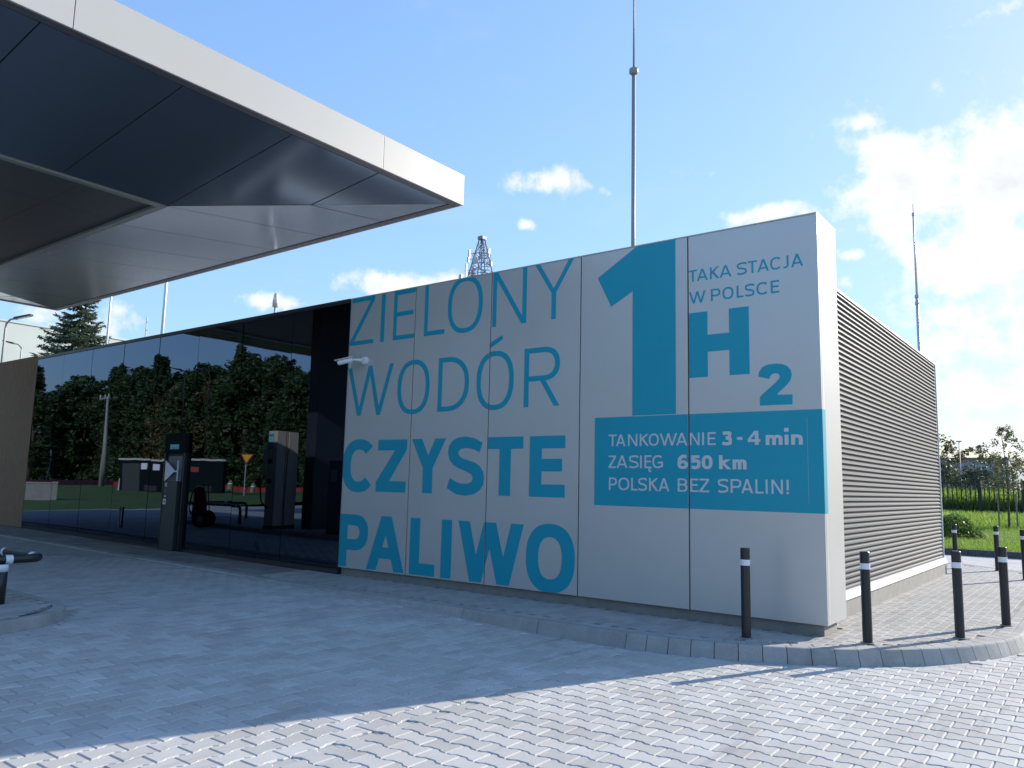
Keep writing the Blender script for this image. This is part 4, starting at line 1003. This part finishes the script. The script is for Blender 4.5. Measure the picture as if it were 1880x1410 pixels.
# bush on the lawn
bsh = thing('lawn_bush', 'low leafy bush spreading on the lawn beside the far wall end', 'bush', (-3.6, 25.5, 0))
mb = MB(); rnd = random.Random(4)
for i in range(6500):
    a = rnd.random()*6.283; q = math.sqrt(rnd.random()); x = 2.3*q*math.cos(a); y = 1.6*q*math.sin(a); h = 1.05*(1-q*q)**.6*(1-.25*math.sin(x*3))
    leafquad(mb, Vector((x, y, h*rnd.random()**.35)), .07*rnd.uniform(.6, 1.4), rnd.random(), rnd)
mb.build('foliage', M['leaf_bush'], bsh)
mb = MB()
for i in range(14): a = rnd.random()*6.283; mb.tube([(0, 0, 0), (1.2*math.cos(a), .9*math.sin(a), .7)], [.02, .008], 5)
mb.build('stems', M['bark'], bsh)
# metal fence
fn = thing('metal_fence', 'tall dark metal picket fence across the back of the lawn', 'fence', (0, 58, .34))
pk = MB().box(-.04, .04, -.03, .03, .08, 2.35).mesh('picket', M['black_metal'])
ps = MB().box(-.12, .12, -.12, .12, -.4, 2.55).mesh('post', M['black_metal'])
x = -16.0; i = 0
while x < 14: 
    if i % 9 == 0: link('post', ps, fn, (x, 0, 0))
    else: link('picket', pk, fn, (x, 0, 0))
    x += .30; i += 1
bx('rail', M['black_metal'], fn, -16, 14, .016, .05, 2.28, 2.34); bx('rail', M['black_metal'], fn, -16, 14, .016, .05, .12, .18)
# staked sapling
def sapling(x, y, sc, label, seed):
    t_ = thing('staked_sapling', label, 'tree', (x, y, .08), 0, 'young trees on the lawn')
    link('crown', crown_mesh(4.9*sc, 1.25*sc, 1.9*sc, 190, 11, .055, M['leaf_birch'], seed, 'col', .1), t_)
    link('trunk', trunk_mesh(4.5*sc, .045, seed, 12, .8), t_)
    for k in range(3):
        a = R(90+120*k); o = MB().tube([(.42*math.cos(a), .42*math.sin(a), 0), (.42*math.cos(a), .42*math.sin(a), 1.75)], .035, 8).build('stake', M['pole_wood'], t_)
    for k in range(3):
        a, b = R(90+120*k), R(210+120*k)
        MB().tube([(.42*math.cos(a), .42*math.sin(a), 1.68), (.42*math.cos(b), .42*math.sin(b), 1.68)], .03, 6).build('cross_bar', M['pole_wood'], t_)
    mb = MB()
    for k in range(3): a = R(90+120*k); mb.tube([(.42*math.cos(a), .42*math.sin(a), 1.5), (0, 0, 1.45)], .015, 5)
    mb.build('strap', M['black_metal'], t_)
sapling(-1.35, 34.5, 1.0, 'young leafy tree tied to three wooden stakes on the lawn', 21)
sapling(1.2, 41, 1.05, 'young tree at the right edge of the lawn, partly cut off', 31)
# far trees, warehouse, lamp
wh_ = thing('far_warehouse', 'low grey warehouse with flat roof beyond the fence trees', 'building', (0, 100, 0))
bx('wall', M['grey_bldg'], wh_, -40, -7, 0, 30, -.4, 6.1); bx('roof_edge', M['lip'], wh_, -40.1, -6.9, -.1, 30, 6.101, 6.35)
for k in range(7): bx('window', M['glass'], wh_, -38+k*4.4, -35.2+k*4.4, -.04, -.005, 3.2, 4.4)
fl = thing('tall_lamp', 'tall thin lamp post beyond the metal fence', 'street lamp', (-8.0, 70, 0))
MB().tube([(0, 0, 0), (0, 0, 6.5)], [.07, .045], 8).build('pole', M['mast_grey'], fl, smooth=True)
MB().box(-.22, .22, -.1, .1, 6.45, 6.55).build('lamp_head', M['steel'], fl)
M['leaf_far_hazed'] = leaf_mat('hazed_far_leaves', (.07, .10, .06), (.14, .17, .10), .3)  # leaf colours lightened to stand for distance haze
far_cr = [crown_mesh(6.0, 2.8, .4, 170, 16, .12, M['leaf_autumn'], 41, 'round', .3), crown_mesh(4.6, 2.9, .0, 240, 22, .13, M['leaf_far_hazed'], 42, 'round', .3)]
far_tk = trunk_mesh(4.6, .12, 9, 8, 1.6)
ff = [(-12.5, 66, 0, .95), (-9.2, 68, 1, .95), (-6.4, 67, 1, .85), (-4.0, 69, 0, .85), (-10.6, 73, 0, 1.2), (-1.2, 66, 1, .8), (1.8, 68, 0, .95), (-14.5, 72, 0, 1.25), (5, 70, 1, 1.1), (-16, 67, 1, 1.0), (-7.6, 76, 0, 1.05)]
ORD = ['first', 'second', 'third', 'fourth', 'fifth', 'sixth', 'seventh', 'eighth', 'ninth', 'tenth', 'eleventh', 'twelfth', 'thirteenth', 'fourteenth', 'fifteenth', 'sixteenth', 'seventeenth', 'eighteenth', 'nineteenth', 'twentieth']
LF = ['thin yellowing tree above the warehouse roof beyond the fence', 'dark bushy tree low beyond the fence']
ff.sort(); cf = {}
for i, (x, y, k, s) in enumerate(ff):
    q = cf.get(k, 0); cf[k] = q+1
    tree('far_tree', ORD[q]+[' yellowing thin-topped tree', ' dark bushy tree'][k]+' from the left beyond the metal fence', (x, y, 0), far_cr[k], far_tk, s, random.random()*6, 'trees beyond the fence')

# ------------------------------------------------------------------ the other side of the forecourt (seen in the black glass)
# dispenser with number board
def place(name, label, cat, x, y, z=None, rz=0., group=None): return thing(name, label, cat, (x, y, gz(x) if z is None else z), rz, group)
dp = place('hydrogen_dispenser', 'tall beige dispenser with teal number board reflected in the black glass', 'dispenser', -17.42, -5.42, isz(-17.4), 0)
bx('base_frame', M['black_metal'], dp, -.26, .24, -.40, .40, -.02, .10)
bx('cabinet', M['beige'], dp, -.24, .20, .03, .38, .101, 2.93, bevel=.008)
bx('rear_cabinet', M['beige'], dp, -.24, .22, -.38, .0, .101, 2.91, bevel=.008)
bx('side_box', M['beige'], dp, -.36, -.242, .05, .42, 1.50, 2.40, bevel=.008)
nb = bx('number_board', M['teal'], dp, -.30, .0, .385, .392, 2.62, 3.12) if False else None
def digit(parent, txt, x0, z0, hgt, w, face_y, mt):
    xx_ = x0
    for ch in txt:
        wd = hgt*.55
        polys = glyph(ch, xx_, xx_+wd, z0, z0+hgt, w)
        V = []; E_ = []
        for pl in polys:
            n = len(V); V += [Vector(p) for p in pl]; E_ += [(n+i, n+(i+1) % len(pl)) for i in range(len(pl))]
        res = delaunay_2d_cdt(V, E_, [], 0, 1e-6); mb = MB()
        for f in res[2]:
            c = (sum(res[0][i][0] for i in f)/3, sum(res[0][i][1] for i in f)/3)
            if any(inside(c, pl) for pl in polys): n = len(mb.v); mb.v += [(res[0][i][0], face_y, res[0][i][1]) for i in f]; mb.face((n, n+1, n+2))
        mb.build('digit', mt, parent); xx_ += wd*1.25
# board on the face that looks at the glass (+y side): text runs towards -x there
brd = bpy.data.objects.new('number_board', MB().box(-.20, .02, 0, .008, 2.38, 2.84).mesh('number_board', M['teal'])); COL.objects.link(brd); brd.parent = dp; brd.location = (-.02, .382, 0)
dg = bpy.data.objects.new('board_print', None)
def board_text(parent, txt, xr, z0, hgt, w):
    # mirrored in x because the board is read from the +y side
    xx_ = 0.; mb = MB()
    for ch in txt:
        wd = hgt*.55; polys = glyph(ch, xx_, xx_+wd, z0, z0+hgt, w); V = []; E_ = []
        for pl in polys:
            n = len(V); V += [Vector(p) for p in pl]; E_ += [(n+i, n+(i+1) % len(pl)) for i in range(len(pl))]
        res = delaunay_2d_cdt(V, E_, [], 0, 1e-6)
        for f in res[2]:
            c = (sum(res[0][i][0] for i in f)/3, sum(res[0][i][1] for i in f)/3)
            if any(inside(c, pl) for pl in polys): n = len(mb.v); mb.v += [(xr-res[0][i][0], .0105, res[0][i][1]) for i in f]; mb.face((n, n+1, n+2))
        xx_ += wd*1.2
    mb.build('board_print', M['white_vinyl'], parent)
board_text(brd, '02', 0.0, 2.60, .15, .026)
bx('display', M['black_gap'], dp, -.19, .0, .381, .386, 1.95, 2.08); bx('display', M['black_gap'], dp, -.20, .0, .381, .386, 1.36, 1.48)
MB().tube(bend([(-.3, .40, 1.6), (-.3, .55, 1.3), (-.28, .50, .8), (-.1, .37, .6)], .1), .025, 8).build('hose', M['black_metal'], dp, smooth=True)
c2_ = place('supply_cabinet', 'dark blue-grey equipment cabinet beside the canopy column, seen in the glass', 'cabinet', -14.6, -5.35, isz(-14.6), 0)
bx('cabinet', mat('blue_grey_cabinet', (.07, .09, .13), .5), c2_, -.3, .3, -.25, .25, 0, 2.05, bevel=.01); bx('door', mat('cabinet_door', (.10, .12, .16), .5), c2_, -.26, .26, .251, .262, .12, 1.98); bx('display', M['steel'], c2_, -.16, .08, .263, .268, 1.45, 1.8)
guard_rail('long black guard rail behind the fire extinguisher trolley, seen in the glass', (-22.7, -5.30, isz(-22)-.08), 3.4, 2.6, -1)
# fire extinguisher trolley
ft = place('extinguisher_trolley', 'red wheeled fire extinguisher trolley on big black wheels, seen in the glass', 'trolley', -20.2, -4.62, gz(-20), R(50))
MB().tube([(0, .1, .25), (0, .12, .30), (0, .18, 1.05), (0, .2, 1.18), (0, .2, 1.26)], [.16, .2, .2, .13, .05], 18).build('cylinder', M['red'], ft, smooth=True)
for sx in (-1, 1):
    wl = MB().tube([(.30*sx, 0, .26), (.38*sx, 0, .26)], .26, 24).build('wheel', M['tyre'], ft); MB().tube([(.385*sx, 0, .26), (.395*sx, 0, .26)], .1, 14).build('hub', M['steel'], wl)
MB().tube(bend([(-.24, -.1, .3), (-.24, .02, 1.35), (.24, .02, 1.35), (.24, -.1, .3)], .1), .02, 8).build('handle', M['black_metal'], ft, smooth=True)
MB().tube(bend([(0, .2, 1.24), (.2, .35, 1.1), (.22, .42, .6), (0, .42, .4)], .1), .02, 8).build('hose', M['tyre'], ft, smooth=True)
MB().tube([(-.36, 0, .26), (.36, 0, .26)], .02, 8).build('axle', M['steel'], ft)
# grass bank
gbk = MB(); PB = [(-32.5, 2), (-32.4, -4.5), (-33, -9.3), (-36.8, -14.6), (-43.4, -23.1), (-50, -36), (-58, -75)]
PF = [(-170, 30), (-170, -10), (-170, -30), (-175, -50), (-180, -80), (-175, -100), (-150, -130)]
for i in range(len(PB)-1):
    for k in range(8):
        t0, t1 = (k/8)**1.6, ((k+1)/8)**1.6
        def q_(a, b, t): x = a[0]+(b[0]-a[0])*t; y = a[1]+(b[1]-a[1])*t; return (x, y, .10+.45*math.sin(min(1, t*5)*math.pi/2)*(1-.6*min(1, t*2)))
        gbk.quad(q_(PB[i], PF[i], t0), q_(PB[i], PF[i], t1), q_(PB[i+1], PF[i+1], t1), q_(PB[i+1], PF[i+1], t0))
gbk.build('grass_bank', mat('bank_grass', (.05, .11, .018), .95, noise=.5, nscale=.5, col2=(.09, .15, .03), bump=.8, bscale=6), kind='structure')
fr = MB()
fr.quad((-175, -36, .48), (-60, -62, .42), (-62, -50, .42), (-175, -27, .48)); 
# kiosks
def kiosk(x, y, rz, w, d, h, label, notices):
    k_ = thing('utility_kiosk', label, 'kiosk', (x, y, .2), rz, 'utility kiosks on the grass bank')
    bx('wall', M['kiosk'], k_, -w/2, w/2, -d/2, d/2, -.1, h); bx('roof', M['kiosk_roof'], k_, -w/2-.15, w/2+.15, -d/2-.15, d/2+.15, h+.001, h+.16)
    bx('door', mat('kiosk_door', (.015, .024, .026), .6), k_, -w*.42, -w*.05, d/2+.001, d/2+.03, .1, h*.9)
    bx('vent', M['black_gap'], k_, w*.1, w*.35, d/2+.001, d/2+.03, .3, .8)
    for (a, b, c, e, m__) in notices: bx('notice', M[m__], k_, a, b, d/2+.031, d/2+.04, c, e)
kiosk(-68.6, -28.2, R(-48), 3.8, 2.8, 3.0, 'dark utility kiosk with two small notices, left of the terminal in the glass', [(-.1, .4, 2.2, 2.75, 'white_sheet'), (.9, 1.4, 2.2, 2.75, 'white_sheet')])
kiosk(-62.6, -29.6, R(-52), 5.0, 3.0, 3.0, 'dark utility kiosk with red and white notices, right of the terminal in the glass', [(-.9, .5, 2.0, 2.45, 'red'), (-1.5, -.95, 2.0, 2.45, 'white_sheet'), (-1.3, -.5, 1.45, 1.9, 'red')])
wb = thing('junction_box', 'pale grey junction box standing beside the kiosk on the grass', 'box', (-71.5, -27.6, .2), R(30)); bx('cabinet', M['steel_pale'], wb, -1.0, 1.0, -.4, .4, -.1, 1.35, bevel=.02); bx('door', M['white_metal'], wb, -.9, .9, .401, .42, .1, 1.2)
ys = thing('yield_sign', 'yellow give-way triangle sign on a grey post, seen in the glass', 'sign', (-58.5, -32.2, .2), R(-56))
MB().tube([(0, 0, 0), (0, 0, 3.9)], .05, 8).build('post', M['steel'], ys)
def trip(r, y0, y1): 
    P = [(r*math.cos(R(a)), r*math.sin(R(a))) for a in (30, 150, 270)]; mb = MB()
    n = 0; mb.v += [(p[0], y0, 3.55+p[1]) for p in P]+[(p[0], y1, 3.55+p[1]) for p in P]; mb.face((0, 1, 2)); mb.face((5, 4, 3))
    for i in range(3): mb.face((i, (i+1) % 3, 3+(i+1) % 3, 3+i))
    return mb
trip(.62, .051, .07).build('sign_border', M['red'], ys); trip(.47, .0705, .075).build('sign_face', M['yellow'], ys)
cpz = thing('utility_pole', 'pale concrete utility pole with a crossarm before the trees, seen in the glass', 'pole', (-97, -37.5, .3)); MB().tube([(0, 0, 0), (0, 0, 11.2)], [.34, .2], 10).build('shaft', M['concrete_pole'], cpz, smooth=True); MB().box(-2.6, .6, -.1, .1, 10.9, 11.15).build('crossarm', M['steel'], cpz)
for k in (-2.4, -1.2, .3): MB().tube([(k, 0, 11.15), (k, 0, 11.5)], .08, 8).build('insulator', M['white_metal'], cpz)
sgn = thing('road_sign', 'small grey-backed road sign on a leaning post, far left in the glass', 'sign', (-120, -41, .3)); MB().tube([(0, 0, 0), (.5, 0, 4.6)], .08, 6).build('post', M['steel'], sgn); MB().tube([(.45, -.06, 4.6), (.45, .0, 4.6)], .5, 20).build('sign_plate', M['steel_pale'], sgn)
# red and white road barriers
bar = thing('road_barrier', 'long row of red plastic road barriers beyond the grass', 'barrier', (0, 0, .3))
A0, B0 = Vector((-152, -46, 0)), Vector((-62, -51, 0)); nb_ = 46; dv = (B0-A0)/nb_; an = math.atan2(dv.y, dv.x)
bmr = MB().prism([(-.92, -.3, 0), (.92, -.3, 0), (.92, .3, 0), (-.92, .3, 0)], [(-.92, -.12, .62), (.92, -.12, .62), (.92, .12, .62), (-.92, .12, .62)]).mesh('barrier_block', M['red'])
for i in range(nb_):
    o = link('barrier_block', bmr, bar, A0+dv*(i+.5)); o.rotation_euler = (0, 0, an)
for (x, y, lb) in ((-80, -44.5, 'left one of two short stone marker posts before the barriers'), (-74.5, -44.2, 'right one of two short stone marker posts before the barriers')):
    q = thing('marker_post', lb, 'post', (x, y, .25), 0, 'stone marker posts'); MB().tube([(0, 0, 0), (0.1, 0, 1.0), (.12, 0, 1.25)], [.28, .22, .1], 10).build('shaft', M['pole_wood'], q); MB().tube([(0.09, 0, .8), (.1, 0, .92)], [.25, .24], 10).build('band', M['white_metal'], q)
lwl = thing('low_wall', 'low grey concrete wall at the far end of the grass, left in the glass', 'wall', (-43.6, -8.0, .2), R(-70)); 
for k in range(4): bx('wall_panel', M['concrete_pole'], lwl, -4+k*1.5+.01, -2.5+k*1.5-.01, -.12, .12, -.1, 1.0)
bx('coping', M['kerb'], lwl, -4, 2, -.15, .15, 1.001, 1.08)
lamp(-84, -40, 14.5, 1.6, 'dark street lamp standing among the reflected trees, left one', R(160), .7, M['black_metal']); lamp(-80, -41, 14.2, 1.6, 'dark street lamp standing among the reflected trees, right one', R(160), .7, M['black_metal'])
# tree belt
crs = [crown_mesh(17, 5.2, 1.2, 330, 34, .27, M['leaf_dark'], 51, 'round', .35), crown_mesh(16, 5.4, 1.0, 330, 34, .27, M['leaf_autumn'], 52, 'round', .35), crown_mesh(18, 4.6, 1.2, 300, 34, .27, M['leaf_dark'], 53, 'col', .35), crown_mesh(17, 3.0, 1.5, 220, 30, .24, M['leaf_dark'], 54, 'cone', .3)]
tks = trunk_mesh(14, .32, 12, 10, 3.0)
LT = ['full dark broadleaf tree in the belt reflected in the glass', 'yellowing autumn tree in the belt reflected in the glass', 'ragged dark tree in the belt reflected in the glass', 'pointed conifer in the belt reflected in the glass']
rnd = random.Random(77)
belt = []
HT = [(-190, 1.2), (-165, 1.22), (-152, 1.3), (-145, 1.36), (-132, 1.22), (-120, 1.2), (-108, 1.3), (-100, 1.08), (-85, 1.04), (-60, 1.0), (-30, 1.0)]
def ht(x):
    for (a, p), (b, q) in zip(HT[:-1], HT[1:]):
        if a <= x <= b: return p+(q-p)*(x-a)/(b-a)
    return 1.1
for i in range(32):
    t = i/31; x = -190+150*t+rnd.uniform(-1.5, 1.5); y = -60-5*math.sin(t*3.1)-3*rnd.random()
    k = 1 if (-138 < x < -112 and rnd.random() < .8) else rnd.choice([0, 0, 2]); belt.append((x, y, k, ht(x)*rnd.uniform(.88, 1.04)))
for i in range(26):
    t = i/25; x = -185+145*t+rnd.uniform(-2, 2); belt.append((x, -70-4*rnd.random(), rnd.choice([0, 2, 0]), ht(x)*rnd.uniform(.95, 1.1)))
belt += [(-165, -52, 3, 1.25), (-158, -53.5, 3, 1.3), (-30, -62, 0, 1.0), (-18, -60, 1, 1.0), (-6, -63, 2, .95), (8, -60, 0, 1.0), (20, -58, 1, 1.0), (34, -52, 2, 1.0), (46, -44, 0, 1.05)]
def ordw(n): return ORD[n] if n < 20 else ('twenty-'+ORD[n-20] if n < 29 else 'thirtieth' if n == 29 else 'thirty-'+ORD[n-30] if n < 39 else 'fortieth' if n == 39 else 'forty-'+ORD[n-40])
cnt = {}
belt.sort()
LB = []
for (x, y, k, s) in belt: q = cnt.get(k, 0); cnt[k] = q+1; LB.append(ordw(q)+' '+['full dark broadleaf tree', 'yellowing autumn tree', 'ragged dark tree', 'pointed conifer'][k]+' from the left in the reflected tree belt')
for (x, y, k, s), lb_ in zip(belt, LB): tree('belt_tree', lb_, (x, y, 0), crs[k], tks, s, rnd.random()*6.28, 'tree belt across the road')
